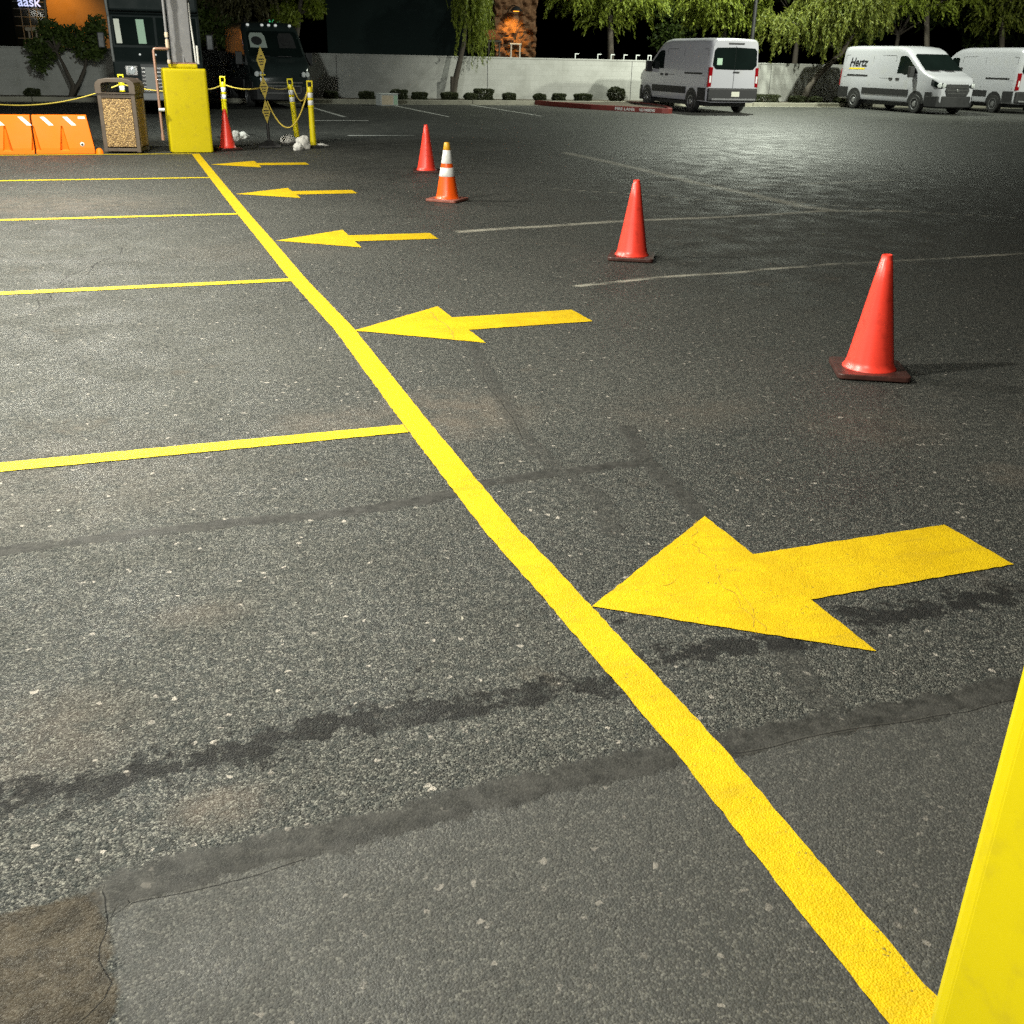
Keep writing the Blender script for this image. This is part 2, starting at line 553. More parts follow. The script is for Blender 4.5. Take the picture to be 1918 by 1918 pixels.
def add_prism(bm, poly, off):
    """poly: list of 3-D points (planar), extruded by vector off"""
    off = Vector(off)
    a = [bm.verts.new(p) for p in poly]
    b = [bm.verts.new(Vector(p) + off) for p in poly]
    bm.faces.new(a[::-1])
    bm.faces.new(b)
    n = len(poly)
    for i in range(n):
        j = (i + 1) % n
        bm.faces.new((a[i], a[j], b[j], b[i]))


def prism(poly, off):
    bm = bmesh.new()
    add_prism(bm, poly, off)
    return bm


def lettering(name, s, size, mat, parent, mw, shear=0.0, bold=0.0, depth=0.003, width=None):
    cu = bpy.data.curves.new('lettering', 'FONT')
    cu.body = s
    cu.size = size
    cu.shear = shear
    cu.offset = bold
    cu.extrude = depth
    cu.align_x = 'LEFT'
    t = bpy.data.objects.new('tmp', cu)
    col.objects.link(t)
    dg = bpy.context.evaluated_depsgraph_get()
    me = bpy.data.meshes.new_from_object(t.evaluated_get(dg))
    bpy.data.objects.remove(t)
    if width:
        xs = [v.co.x for v in me.vertices]
        k = width / (max(xs) - min(xs))
        for v in me.vertices:
            v.co.x = (v.co.x - min(xs)) * k
    me.transform(mw)
    me.materials.clear()
    me.materials.append(MAT[mat])
    o = bpy.data.objects.new(name, me)
    col.objects.link(o)
    if parent is not None:
        o.parent = parent
    return o


# ------------------------------------------------------------------ ground
def dist_poly(X, Y, pts):
    D = np.full(X.shape, 1e3)
    for (x0, y0), (x1, y1) in zip(pts, pts[1:]):
        dx, dy = x1 - x0, y1 - y0
        L = dx * dx + dy * dy + 1e-12
        t = np.clip(((X - x0) * dx + (Y - y0) * dy) / L, 0, 1)
        D = np.minimum(D, np.hypot(X - x0 - t * dx, Y - y0 - t * dy))
    return D


def signed_poly(X, Y, pts):
    D = np.full(X.shape, 1e3)
    S = np.full(X.shape, 1e3)
    for (x0, y0), (x1, y1) in zip(pts, pts[1:]):
        dx, dy = x1 - x0, y1 - y0
        L = math.hypot(dx, dy) + 1e-9
        t = np.clip(((X - x0) * dx + (Y - y0) * dy) / (L * L), 0, 1)
        d = np.hypot(X - x0 - t * dx, Y - y0 - t * dy)
        side = ((X - x0) * dy - (Y - y0) * dx) / L
        S = np.where(d < D, np.sign(side) * d, S)
        D = np.minimum(D, d)
    return D, S


def inside(X, Y, pts):
    ins = np.zeros(X.shape, bool)
    n = len(pts)
    for i in range(n):
        x0, y0 = pts[i]
        x1, y1 = pts[(i + 1) % n]
        if y0 == y1:
            continue
        c = ((y0 > Y) != (y1 > Y)) & (X < (x1 - x0) * (Y - y0) / (y1 - y0) + x0)
        ins ^= c
    return ins


def gp(*pp):
    return [tuple(G(*p)[:2]) for p in pp]


def wander(pts, amp, step):
    """a polyline broken into irregular short runs, as cracks go"""
    out = [pts[0]]
    for (x0, y0), (x1, y1) in zip(pts, pts[1:]):
        L = math.hypot(x1 - x0, y1 - y0)
        n = max(1, int(L / step))
        for i in range(1, n + 1):
            t = i / n
            j = 0 if i == n else amp
            out.append((x0 + (x1 - x0) * t + random.uniform(-j, j), y0 + (y1 - y0) * t + random.uniform(-j, j)))
    return out


def make_ground():
    ys = [-400.0, -100, -30, -8, -3]
    y = -1.6
    while y < 62:
        ys.append(y)
        y += max(0.026, 0.0085 * (y + 2.4))
    ys += [75, 110, 200, 500]
    ys = np.array(ys)
    u = np.linspace(0, 1, 430)
    yy = np.clip(ys, 0, 62)
    xl = -(2.6 + 0.30 * yy)
    xr = 3.2 + 1.05 * yy
    X = xl[:, None] + (xr - xl)[:, None] * u[None, :]
    X = np.concatenate([np.full((len(ys), 1), -500.0), X, np.full((len(ys), 1), 600.0)], 1)
    Y = np.repeat(ys[:, None], X.shape[1], 1)
    A = {}
    big = np.full(X.shape, 99.0)
    # sealed seams (half width in metres)
    seams = [
        (gp((-60, 1040), (200, 1006), (330, 990), (480, 975), (640, 960), (800, 937), (900, 906), (1040, 886), (1190, 868)), 0.045, 1.0),
        (gp((215, 1664), (300, 1645), (500, 1592), (700, 1548), (900, 1492), (1100, 1447), (1280, 1412), (1380, 1392), (1500, 1365), (1700, 1330), (1918, 1285)), 0.058, 0.95),
        (gp((880, 640), (910, 700), (950, 765), (990, 830), (1050, 885), (1120, 930), (1150, 1000)), 0.05, 0.55),
        (gp((1175, 800), (1205, 860), (1265, 915), (1310, 965)), 0.05, 0.75),
        (gp((1450, 1190), (1510, 1290), (1580, 1345)), 0.06, 0.6),
    ]
    sd, sk = big.copy(), np.zeros(X.shape)
    for pts, w, kf in seams:
        d = dist_poly(X, Y, wander(pts, 0.02, 0.25)) / w
        sk = np.where(d < sd, kf, sk)
        sd = np.minimum(sd, d)
    A['seam'], A['seamk'] = np.minimum(sd, 50), sk
    oil = big.copy()
    for pts, w in (
        (gp((-80, 1520), (0, 1508), (100, 1490), (250, 1448), (430, 1408), (600, 1368), (780, 1328), (950, 1306), (1130, 1282)), 0.085),
        (gp((1170, 1240), (1300, 1222), (1450, 1205), (1600, 1165), (1750, 1138), (1990, 1090)), 0.07),
        (gp((785, 1256), (795, 1258)), 0.018), (gp((1150, 1160), (1164, 1161)), 0.016), (gp((1570, 1150), (1620, 1146)), 0.04), (gp((700, 1362), (812, 1340)), 0.05), (gp((560, 560), (600, 572)), 0.02), (gp((1010, 1505), (1030, 1500)), 0.014),
    ):
        oil = np.minimum(oil, dist_poly(X, Y, wander(pts, 0.03, 0.2)) / w)
    A['oil'] = np.minimum(oil, 50)
    cracks = [
        (gp((-60, 1036), (100, 1020), (250, 1000)), 0.004, 0.02),
        (gp((232, 462), (215, 480), (170, 502), (125, 522), (95, 552), (62, 586)), 0.009, 0.05),
        (gp((200, 485), (168, 508), (128, 532), (108, 545)), 0.006, 0.04),
        (gp((0, 594), (160, 588), (300, 575)), 0.006, 0.03),
        (gp((196, 1668), (198, 1700), (204, 1735), (180, 1790), (215, 1850), (150, 1918)), 0.0018, 0.014),
        (gp((1380, 1412), (1500, 1384), (1700, 1352), (1918, 1308)), 0.0018, 0.010),
        (gp((250, 1690), (350, 1672), (480, 1640), (560, 1612)), 0.002, 0.010),
        (gp((905, 700), (940, 752), (965, 790), (980, 825)), 0.003, 0.03),
        (gp((930, 905), (1040, 893), (1110, 884)), 0.0025, 0.015),
        (gp((1190, 355), (1220, 358)), 0.006, 0.01),
    ]
    cu, cs_ = big.copy(), big.copy()
    for pts, w, wa in cracks:
        d, sg = signed_poly(X, Y, wander(pts, wa, 0.10))
        cs_ = np.where(d < cu, sg / w, cs_)
        cu = np.minimum(cu, d)
    A['crack'] = np.clip(cs_, -60, 60)
    A['crackm'] = np.minimum(cu, 5)
    pales = [
        (gp((1060, 286), (1200, 317), (1300, 342), (1400, 362), (1500, 386), (1560, 394)), 0.15),
        (gp((860, 434), (1000, 425), (1190, 413), (1380, 405), (1530, 396), (1700, 396)), 0.085),
        (gp((1380, 348), (1500, 345), (1680, 337)), 0.09),
        (gp((1080, 536), (1210, 522), (1380, 510), (1560, 495), (1700, 488), (1918, 474)), 0.05),
        (gp((1040, 354), (1190, 363), (1330, 376), (1480, 376), (1640, 392), (1900, 408)), 0.06),
        (gp((1270, 232), (1380, 245)), 0.12),
        (gp((850, 1130), (890, 1200), (930, 1280)), 0.006),
    ]
    pd_ = big.copy()
    for pts, w in pales:
        pd_ = np.minimum(pd_, dist_poly(X, Y, wander(pts, 0.03, 0.4)) / w)
    A['pale'] = np.minimum(pd_, 50)
    patch = gp((195, 1680), (300, 1652), (500, 1598), (700, 1555), (900, 1498), (1100, 1455), (1280, 1420), (1380, 1400), (1500, 1373), (1700, 1338), (1918, 1292))
    patch += [(4.2, 1.9), (4.2, -1.4), tuple(G(215, 2050)[:2]), tuple(G(215, 1830)[:2])]
    A['patch'] = np.clip(dist_poly(X, Y, patch + patch[:1]) * np.where(inside(X, Y, patch), 1, -1), -2, 2)
    brown = gp((-300, 1785), (0, 1715), (190, 1662), (196, 1720), (212, 1762), (206, 1820), (232, 1875), (205, 1918), (190, 2060), (-300, 2100))
    A['brown'] = np.clip(dist_poly(X, Y, brown + brown[:1]) * np.where(inside(X, Y, brown), 1, -1), -2, 2)
    dust = np.zeros(X.shape)
    for (px, py), rx, ry, s in (((840, 775), 0.38, 0.34, 1.0), ((640, 790), 0.35, 0.2, 0.7), ((90, 385), 1.3, 0.85, 0.85),
                                ((500, 470), 0.8, 0.5, 0.35), ((1290, 770), 0.4, 0.25, 0.45), ((60, 1380), 0.25, 0.2, 0.6), ((420, 1510), 0.12, 0.07, 0.9),
                                ((550, 330), 0.8, 0.8, 0.4), ((1640, 800), 0.35, 0.25, 0.5), ((100, 900), 0.7, 0.6, 0.3), ((380, 1150), 0.15, 0.08, 0.5),
                                ((1890, 890), 0.12, 0.12, 0.9)):
        g = G(px, py)
        dust = np.maximum(dust, s * np.clip(1.6 - 1.1 * np.sqrt(((X - g.x) / rx) ** 2 + ((Y - g.y) / ry) ** 2), 0, 1))
    A['dust'] = dust
    nr, nc = X.shape
    co = np.zeros((nr * nc, 3), np.float32)
    co[:, 0] = X.ravel()
    co[:, 1] = Y.ravel()
    idx = np.arange(nr * nc).reshape(nr, nc)
    quads = np.stack([idx[:-1, :-1], idx[:-1, 1:], idx[1:, 1:], idx[1:, :-1]], -1).reshape(-1, 4)
    me = bpy.data.meshes.new('ground')
    me.vertices.add(nr * nc)
    me.vertices.foreach_set('co', co.ravel())
    me.loops.add(quads.size)
    me.loops.foreach_set('vertex_index', quads.ravel().astype(np.int32))
    me.polygons.add(len(quads))
    me.polygons.foreach_set('loop_start', np.arange(0, quads.size, 4, dtype=np.int32))
    me.update()
    for kx, v in A.items():
        at = me.attributes.new(kx, 'FLOAT', 'POINT')
        at.data.foreach_set('value', v.ravel().astype(np.float32))
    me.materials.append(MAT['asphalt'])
    o = bpy.data.objects.new('asphalt_ground', me)
    col.objects.link(o)
    tag(o, kind='structure')


make_ground()


# ------------------------------------------------------------------ painted markings
def ragged(poly, step=0.05, amp=0.003):
    out = []
    n = len(poly)
    for i in range(n):
        x0, y0 = poly[i]
        x1, y1 = poly[(i + 1) % n]
        L = math.hypot(x1 - x0, y1 - y0)
        m = max(1, int(L / step))
        nx, ny = -(y1 - y0) / L, (x1 - x0) / L
        for j in range(m):
            t = j / m
            a = 0 if j == 0 else random.uniform(-amp, amp)
            out.append((x0 + (x1 - x0) * t + nx * a, y0 + (y1 - y0) * t + ny * a))
    return out


def marking(name, poly, mat, label, cat, group, z=0.004, step=0.03, amp=0.0028):
    pts = ragged(poly, step, amp)
    bm = bmesh.new()
    f = bm.faces.new([bm.verts.new((x, y, z)) for x, y in pts])
    if f.normal.z < 0:
        f.normal_flip()
    bmesh.ops.triangulate(bm, faces=bm.faces[:], ngon_method='BEAUTY')
    o = finish(name, bm, mat)
    return tag(o, label, cat, group)


LX0, LX1 = 1.172, 1.312
# the long stripe follows small wobbles of the painting machine
yl = [0.4, 1.0, 1.55, 1.95, 2.4, 2.95, 3.42, 4.75, 6.7, 8.46, 10.4, 12.3, 16.0, 19.9]
xlw = [1.190, 1.192, 1.198, 1.205, 1.19, 1.175, 1.155, 1.165, 1.198, 1.162, 1.16, 1.150, 1.155, 1.165]
stripe = [(a, b) for a, b in zip(xlw, yl)] + [(a + 0.132, b) for a, b in zip(xlw[::-1], yl[::-1])]
marking('painted_stripe', stripe, 'stripe_paint', 'long wide yellow stripe running from the near yellow pillar base to the far one', 'painted line', None, z=0.007)
bay_txt = ['thin yellow bay line nearest the camera, meeting the stripe left of the big arrow',
           'thin yellow bay line second nearest, crossed by the dark zigzag crack',
           'thin yellow bay line just beyond the brown dusty patch\'s near edge',
           'thin yellow bay line one bay short of the orange barrier',
           'thin yellow line at the foot of the orange barrier and trash can']
bay_y = [4.69, 8.47, 12.31, 16.07, 19.93]
for i, y in enumerate(bay_y):
    h = 0.058 if i < 4 else 0.05
    d = 0.03 if i == 0 else 0.045
    poly = [(-14, y - h + d), (1.164, y - h), (1.164, y + h), (-14, y + h + d)]
    marking('bay_line', poly, 'lemon_paint', bay_txt[i], 'painted line', 'thin yellow bay lines left of the stripe', z=0.004)
arrow_txt = ['largest yellow arrow nearest the camera, cracked, its tip on the stripe',
             'second nearest yellow arrow, a jagged crack across its head',
             'middle one of the five yellow arrows',
             'yellow arrow second farthest, left of the orange and white striped cone',
             'smallest farthest yellow arrow, below the diamond sign stand']
for i, (y, x0, x1, rot) in enumerate(((2.755, 1.315, 2.955, 0.0), (6.69, 1.32, 2.985, 0.01), (10.40, 1.32, 2.91, -0.03), (14.10, 1.325, 2.87, 0.0), (17.96, 1.33, 2.88, -0.02))):
    hb = x0 + 0.745
    loc = [(x0, 0), (hb, 0.55), (hb, 0.185), (x1, 0.185), (x1, -0.185), (hb, -0.185), (hb, -0.54)]
    c, s = math.cos(rot), math.sin(rot)
    poly = [(x0 + (x - x0) * c - yv * s, y + (x - x0) * s + yv * c) for x, yv in loc]
    marking('painted_arrow', poly, 'gold_paint', arrow_txt[i], 'painted arrow', 'yellow arrows pointing at the stripe', z=0.004)
arrows = [o for o in bpy.data.objects if o.name.startswith('painted_arrow')]


def hairline(o, pix, w, seed):
    pts = wander(gp(*pix), 0.012, 0.03)
    bm = bmesh.new()
    prev = None
    for i, (x, y) in enumerate(pts):
        a_ = pts[max(i - 1, 0)]
        b_ = pts[min(i + 1, len(pts) - 1)]
        t_ = Vector((b_[0] - a_[0], b_[1] - a_[1])).normalized()
        hw_ = w * random.uniform(0.25, 1.0) * (0.2 if i in (0, len(pts) - 1) else 1)
        p0 = bm.verts.new((x - t_.y * hw_, y + t_.x * hw_, 0.0052))
        p1 = bm.verts.new((x + t_.y * hw_, y - t_.x * hw_, 0.0052))
        if prev:
            bm.faces.new((prev[0], prev[1], p1, p0))
        prev = (p0, p1)
    finish('hairline_crack', bm, 'paint_crack', o)


hairline(arrows[0], ((1303, 975), (1296, 1022), (1330, 1048), (1345, 1085), (1385, 1130), (1412, 1165), (1418, 1192)), 0.0016, 1)
hairline(arrows[0], ((1230, 1100), (1262, 1092), (1275, 1080)), 0.0010, 1)
hairline(arrows[0], ((1375, 1095), (1402, 1132), (1436, 1186)), 0.0014, 1)
hairline(arrows[1], ((806, 584), (818, 600), (838, 612), (846, 622), (850, 636)), 0.005, 2)
w_txt = ['faded white stall line nearest the dark van\'s right wheel', 'faded white stall line starting at the white box on the kerb',
         'faded white stall line running from the kerb toward the fire lane island']
for i, (x, ya, yb) in enumerate(((6.15, 31.2, 37.4), (9.34, 31.5, 38.2), (12.5, 31.9, 39.2))):
    marking('stall_line', [(x - 0.06, ya), (x + 0.06, ya), (x + 0.06, yb), (x - 0.06, yb)], 'white_paint', w_txt[i], 'painted line', 'white stall lines along the kerb', step=0.4, amp=0.008)
a, b = G(585, 226), G(690, 226)
marking('stop_line', [(a.x, a.y - 0.09), (b.x, b.y - 0.09), (b.x, b.y + 0.09), (a.x, a.y + 0.09)], 'white_paint', 'short white line on dark asphalt right of the rightmost yellow post', 'painted line', 'short white lines across the far aisle', step=0.3, amp=0.01)
a, b = G(652, 254), G(778, 254)
marking('stop_line', [(a.x, a.y - 0.10), (b.x, b.y - 0.02), (b.x, b.y + 0.02), (a.x, a.y + 0.10)], 'white_paint', 'short tapering white line left of the farthest red cone\'s top', 'painted line', 'short white lines across the far aisle', step=0.3, amp=0.01)


# ------------------------------------------------------------------ traffic cones
def make_cone(kind):
    t = thing('traffic_cone', 'x', 'traffic cone')
    H = 0.70
    bm = bmesh.new()
    bmesh.ops.create_cube(bm, size=1)
    for v in bm.verts:
        v.co = Vector((v.co.x * 0.42, v.co.y * 0.42, 0.02 + v.co.z * 0.032))
    ed = [e for e in bm.edges if abs(e.verts[0].co.z - e.verts[1].co.z) > 0.01]
    bmesh.ops.bevel(bm, geom=ed, offset=0.035, segments=4, affect='EDGES', profile=0.5)
    finish('base', bm, 'pink_foot' if kind == 'orange' else 'cone_foot', t, bevel=0.006)
    r0, r1 = 0.142, 0.030

    def rr(z):
        return r0 + (r1 - r0) * (z - 0.05) / (H - 0.05)
    mat = 'cone_orange' if kind == 'orange' else 'cone_red'
    prof = [(0.158, 0.036), (0.156, 0.042), (r0 + 0.004, 0.052), (rr(0.08), 0.08), (rr(0.3), 0.3), (rr(0.55), 0.55), (rr(0.665), 0.665), (rr(0.665) - 0.002, 0.667),
            (rr(H), H - 0.004), (rr(H) - 0.005, H), (rr(H) - 0.010, H - 0.004), (rr(H) - 0.012, H - 0.03)]
    finish('cone_body', lathe(prof, 40), mat, t, smooth=40)
    if kind == 'orange':
        for z0, z1 in ((0.30, 0.405), (0.455, 0.612)):
            finish('reflective_band', lathe([(rr(z0) + 0.001, z0), (rr(z0) + 0.003, z0 + .003), (rr(z1) + 0.003, z1 - .003), (rr(z1) + 0.001, z1)], 40), 'reflective', t, smooth=60)
        finish('tip', lathe([(rr(0.615) + 0.001, 0.615), (rr(0.615) + 0.003, 0.618), (rr(0.697) + 0.003, 0.697), (rr(H) - 0.003, 0.703)], 40), 'cone_amber', t, smooth=60)
    return t


red = make_cone('red')
red.location = (4.085, 4.90, 0)
red.rotation_euler = (0, R(0.6), R(62))
red['label'] = 'largest red traffic cone nearest the camera, on a dark square base'
red['group'] = 'red traffic cones'
for (px, py), rz, ry, lab in (((1183, 484), 60, 0.3, 'red traffic cone in the middle, alone right of the second nearest arrow'),
                              ((799, 322), 75, -0.8, 'red traffic cone just behind the orange and white striped cone'),
                              ((427, 280), 22, -0.6, 'red traffic cone beside the far yellow pillar base, before a yellow post')):
    g = G(px, py)
    c = dup(red, (g.x, g.y, 0), R(rz), lab)
    c.rotation_euler = (0, R(ry), R(rz))
oc = make_cone('orange')
g = G(838, 376)
oc.location = (g.x, g.y, 0)
oc.rotation_euler = (0, R(-0.5), R(47))
oc['label'] = 'orange traffic cone with two white bands and a faded yellow tip'


# ------------------------------------------------------------------ yellow pillar bases and steel column
def pillar_base(name, label, x, y, dark_top=True):
    t = thing(name, label, 'pillar base', (x, y, 0), 0, 'yellow steel pillar bases at the stripe\'s ends')
    bm = box((-0.365, -0.33, 0), (0.365, 0.33, 1.385))
    finish('casing', bm, 'yellow_steel', t, bevel=0.035, seg=4)
    # front sheet standing slightly proud inside the rim
    finish('face_panel', box((-0.325, -0.3335, 0.012), (0.325, -0.3302, 1.335)), 'yellow_steel', t, bevel=0.002)
    finish('face_panel', box((-0.3685, -0.29, 0.012), (-0.3652, 0.29, 1.335)), 'yellow_steel', t, bevel=0.002)
    finish('cap', box((-0.235, -0.25, 1.3852), (0.235, 0.25, 1.455)), 'yellow_steel', t, bevel=0.025, seg=3)
    return t


pillar_base('pillar_base', 'far yellow pillar base carrying the grey steel column', 1.20, 20.43)
pillar_base('pillar_base', 'near yellow pillar base cut off by the right edge of the photo', 1.235, 0.40)

t = thing('steel_column', 'grey square steel column standing on the far yellow pillar base', 'column', (1.20, 20.43, 1.455))
finish('base_plate', box((-0.22, -0.22, 0.001), (0.22, 0.22, 0.02)), 'copper', t, bevel=0.004)
finish('shaft', box((-0.165, -0.165, 0.0202), (0.165, 0.165, 3.4)), 'grey_steel', t, bevel=0.012)
finish('gusset', prism([(0.0, -0.1655, 0.021), (0.0, -0.2, 0.021), (0.0, -0.1655, 0.14)], (0.02, 0, 0)), 'grey_steel', t)
for k in range(2):
    finish('bolt', lathe([(0.016, 0.0202), (0.016, 0.045), (0.008, 0.05)], 6, Matrix.Translation((-0.19 + 0.38 * k, -0.19, 0))), 'rubber', t)

yc = 20.2
t = thing('white_conduit', 'thin white conduit running down the right side of the grey column', 'conduit', (0, 0, 0))
finish('pipe', tube([(1.385, 20.33, 4.8), (1.385, 20.33, 2.5), (1.39, 20.3, 2.1), (1.412, 20.29, 1.75), (1.42, 20.29, 1.46)], 0.016), 'conduit', t, smooth=60)
finish('coupling', tube([(1.385, 20.33, 2.40), (1.385, 20.33, 2.48)], 0.022), 'black', t, smooth=60)
finish('coupling', tube([(1.46, 20.29, 1.457), (1.46, 20.29, 1.75)], 0.02), 'conduit', t, smooth=60)
t = thing('copper_pipe', 'wrapped copper water pipe bent beside the far pillar base', 'water pipe', (0, 0, 0))
xa, xb, yp = 0.955, 0.72, 20.05
finish('pipe', tube([(0.965, 20.12, 4.8), (0.965, 20.12, 1.458)], 0.024), 'grey_steel', t, smooth=60)
finish('pipe', tube([(0.965, 20.10, 1.69), (0.76, 20.06, 1.69), (0.735, 20.06, 1.685), (0.722, 20.06, 1.66), (0.722, 20.06, 0.30)], 0.022), 'copper', t, smooth=60)
for z0, z1, m in ((1.70, 1.84, 'tape'), (1.87, 1.95, 'beige'), (2.45, 2.62, 'tape'), (2.62, 2.9, 'copper'), (1.46, 1.52, 'tape')):
    finish('pipe_wrap', tube([(0.965, 20.12, z0), (0.965, 20.12, (z0 + z1) / 2), (0.965, 20.12, z1)], [0.03, 0.036, 0.03], 10), m, t, smooth=60)
finish('hose_valve', tube([(0.70, 20.04, 0.72), (0.80, 20.04, 0.72)], 0.028), 'white', t, smooth=60)
finish('pipe_wrap', tube([(0.722, 20.06, 0.22), (0.722, 20.06, 0.31)], 0.03), 'copper', t, smooth=60)


# ------------------------------------------------------------------ trash can
tg = Vector((0.11, 20.42, 0))
t = thing('trash_can', 'brown trash can with tan pebble panels and open hood', 'trash can', tg, R(-15))
bm = bmesh.new()
hw = 0.315
for sx in (-1, 1):
    for sy in (-1, 1):
        cx, cy = sx * (hw - 0.035), sy * (hw - 0.035)
        add_box(bm, (cx - 0.035, cy - 0.035, 0.02), (cx + 0.035, cy + 0.035, 0.97))
add_box(bm, (-hw + .01, -hw + .01, 0.03), (hw - .01, hw - .01, 0.09))
add_box(bm, (-hw + .01, -hw + .01, 0.90), (hw - .01, hw - .01, 0.965))
add_box(bm, (-hw + .05, -hw + .05, 0.091), (hw - .05, hw - .05, 0.899))
finish('frame', bm, 'bin_frame', t, bevel=0.008)
finish('pebble_panel', box((-hw + .072, -hw - .004, 0.11), (hw - .072, -hw + .03, 0.885)), 'pebble', t, bevel=0.004)
finish('pebble_panel', box((hw - .03, -hw + .075, 0.11), (hw + .004, hw - .075, 0.885)), 'pebble', t, bevel=0.004)
# hood: arched bonnet with a letterbox mouth on the front and back
bm = bmesh.new()
outer = [(-0.335, 0.97), (-0.335, 1.09), (-0.315, 1.15), (-0.26, 1.19), (-0.14, 1.215), (0.14, 1.215), (0.26, 1.19), (0.315, 1.15), (0.335, 1.09), (0.335, 0.97)]
inner = [(-0.23, 0.985), (-0.23, 1.10), (-0.22, 1.125), (-0.19, 1.14), (-0.12, 1.15), (0.12, 1.15), (0.19, 1.14), (0.22, 1.125), (0.23, 1.10), (0.23, 0.985)]
fr = []
for y in (-0.335, 0.335):
    fr.append(([bm.verts.new((x, y, z)) for x, z in outer], [bm.verts.new((x, y, z)) for x, z in inner]))
n = len(outer)
for (o, i), flip in ((fr[0], 1), (fr[1], 0)):
    for k in range(n - 1):
        bm.faces.new((o[k], o[k + 1], i[k + 1], i[k]))
    bm.faces.new((o[n - 1], o[0], i[0], i[n - 1]))
for q in (0, 1):
    for k in range(n):
        bm.faces.new((fr[0][q][k], fr[0][q][(k + 1) % n], fr[1][q][(k + 1) % n], fr[1][q][k]))
finish('hood', bm, 'bin_frame', t, bevel=0.008)


# ------------------------------------------------------------------ orange water barrier
L = 0.95
bx = G(62, 290)
t = thing('water_barrier', 'low orange plastic water barrier with white diagonal stripes', 'barrier', (-1.375, 20.30, 0))
bm = bmesh.new()
# one half at a time: the wall tapers upward, ends slope, wedge recesses sink into the face
for s in (-1, 1):
    x0, x1 = (0.012, L) if s > 0 else (-L, -0.012)
    bw, tw, H = 0.225, 0.12, 0.62
    xs = [x0, x1]
    tx0 = x0 + (0.0 if s > 0 else 0.07)
    tx1 = x1 - (0.07 if s > 0 else 0.0)
    lo = [bm.verts.new((x, y, 0.0)) for x, y in ((x0, -bw), (x1, -bw), (x1, bw), (x0, bw))]
    md = [bm.verts.new((x, y, 0.10)) for x, y in ((x0, -bw + .01), (x1, -bw + .01), (x1, bw - .01), (x0, bw - .01))]
    up = [bm.verts.new((x, y, H)) for x, y in ((tx0, -tw), (tx1, -tw), (tx1, tw), (tx0, tw))]
    bm.faces.new(lo[::-1])
    bm.faces.new(up)
    for A_, B_ in ((lo, md), (md, up)):
        for i in range(4):
            j = (i + 1) % 4
            bm.faces.new((A_[i], A_[j], B_[j], B_[i]))
body = finish('barrier_body', bm, 'barrier', t)
# cut wedge recesses with a boolean-free inset: build cutter and apply
cut = bmesh.new()
for cx in (-0.72, -0.42, 0.06 - 0.04, 0.47):
    w = 0.075
    vs = [(cx - w, -0.30, 0.06), (cx + w, -0.30, 0.06), (cx + w * 0.9, -0.13, 0.06), (cx - w * 0.9, -0.13, 0.06), (cx - 0.012, -0.22, 0.455), (cx + 0.012, -0.22, 0.455), (cx + 0.01, -0.13, 0.44), (cx - 0.01, -0.13, 0.44)]
    v = [cut.verts.new(p) for p in vs]
    for f in ((0, 3, 2, 1), (4, 5, 6, 7), (0, 1, 5, 4), (1, 2, 6, 5), (2, 3, 7, 6), (3, 0, 4, 7)):
        cut.faces.new([v[i] for i in f])
co = finish('cutter', cut, 'barrier')
co.location = t.location
bo = body.modifiers.new('cut', 'BOOLEAN')
bo.operation = 'DIFFERENCE'
bo.object = co
bo.solver = 'EXACT'
bpy.context.view_layer.update()
me2 = bpy.data.meshes.new_from_object(body.evaluated_get(bpy.context.evaluated_depsgraph_get()))
body.modifiers.clear()
body.data = me2
bpy.data.objects.remove(co)
md = body.modifiers.new('bevel', 'BEVEL')
md.width = 0.012
md.segments = 3
md.limit_method = 'ANGLE'


def face_y(z):
    return -0.215 + (0.215 - 0.12) * (z - 0.10) / 0.52


for cx in (-0.86, -0.62, -0.20, 0.14, 0.50):
    dx = -0.13
    z0, z1 = 0.46, 0.595
    poly = [(cx, face_y(z1) - 0.003, z1), (cx + 0.075, face_y(z1) - 0.003, z1), (cx + 0.075 + 0.13, face_y(z0) - 0.003, z0), (cx + 0.13, face_y(z0) - 0.003, z0)]
    finish('reflective_stripe', prism(poly, (0, 0.002, 0)), 'reflective', t)
z = 0.16
finish('drain_plug', lathe([(0.035, 0.0), (0.035, 0.012), (0.02, 0.016)], 20, Matrix.Translation((0.76, face_y(z) - 0.001, z)) @ Matrix.Rotation(R(100), 4, 'X')), 'reflective', t, smooth=40)
finish('drain_cap', lathe([(0.017, 0.0165), (0.016, 0.021)], 16, Matrix.Translation((0.76, face_y(z) - 0.001, z)) @ Matrix.Rotation(R(100), 4, 'X')), 'trim', t)
z0, z1 = 0.565, 0.60
finish('maker_plate', prism([(0.745, face_y(z0) - .004, z0), (0.86, face_y(z0) - .004, z0), (0.85, face_y(z1) - .004, z1), (0.745, face_y(z1) - .004, z1)], (0, .002, 0)), 'white', t)
finish('foot', lathe([(0.07, 0), (0.05, 0.07), (0.02, 0.09)], 12, Matrix.Translation((1.02, -0.16, 0))), 'barrier', t, smooth=50)


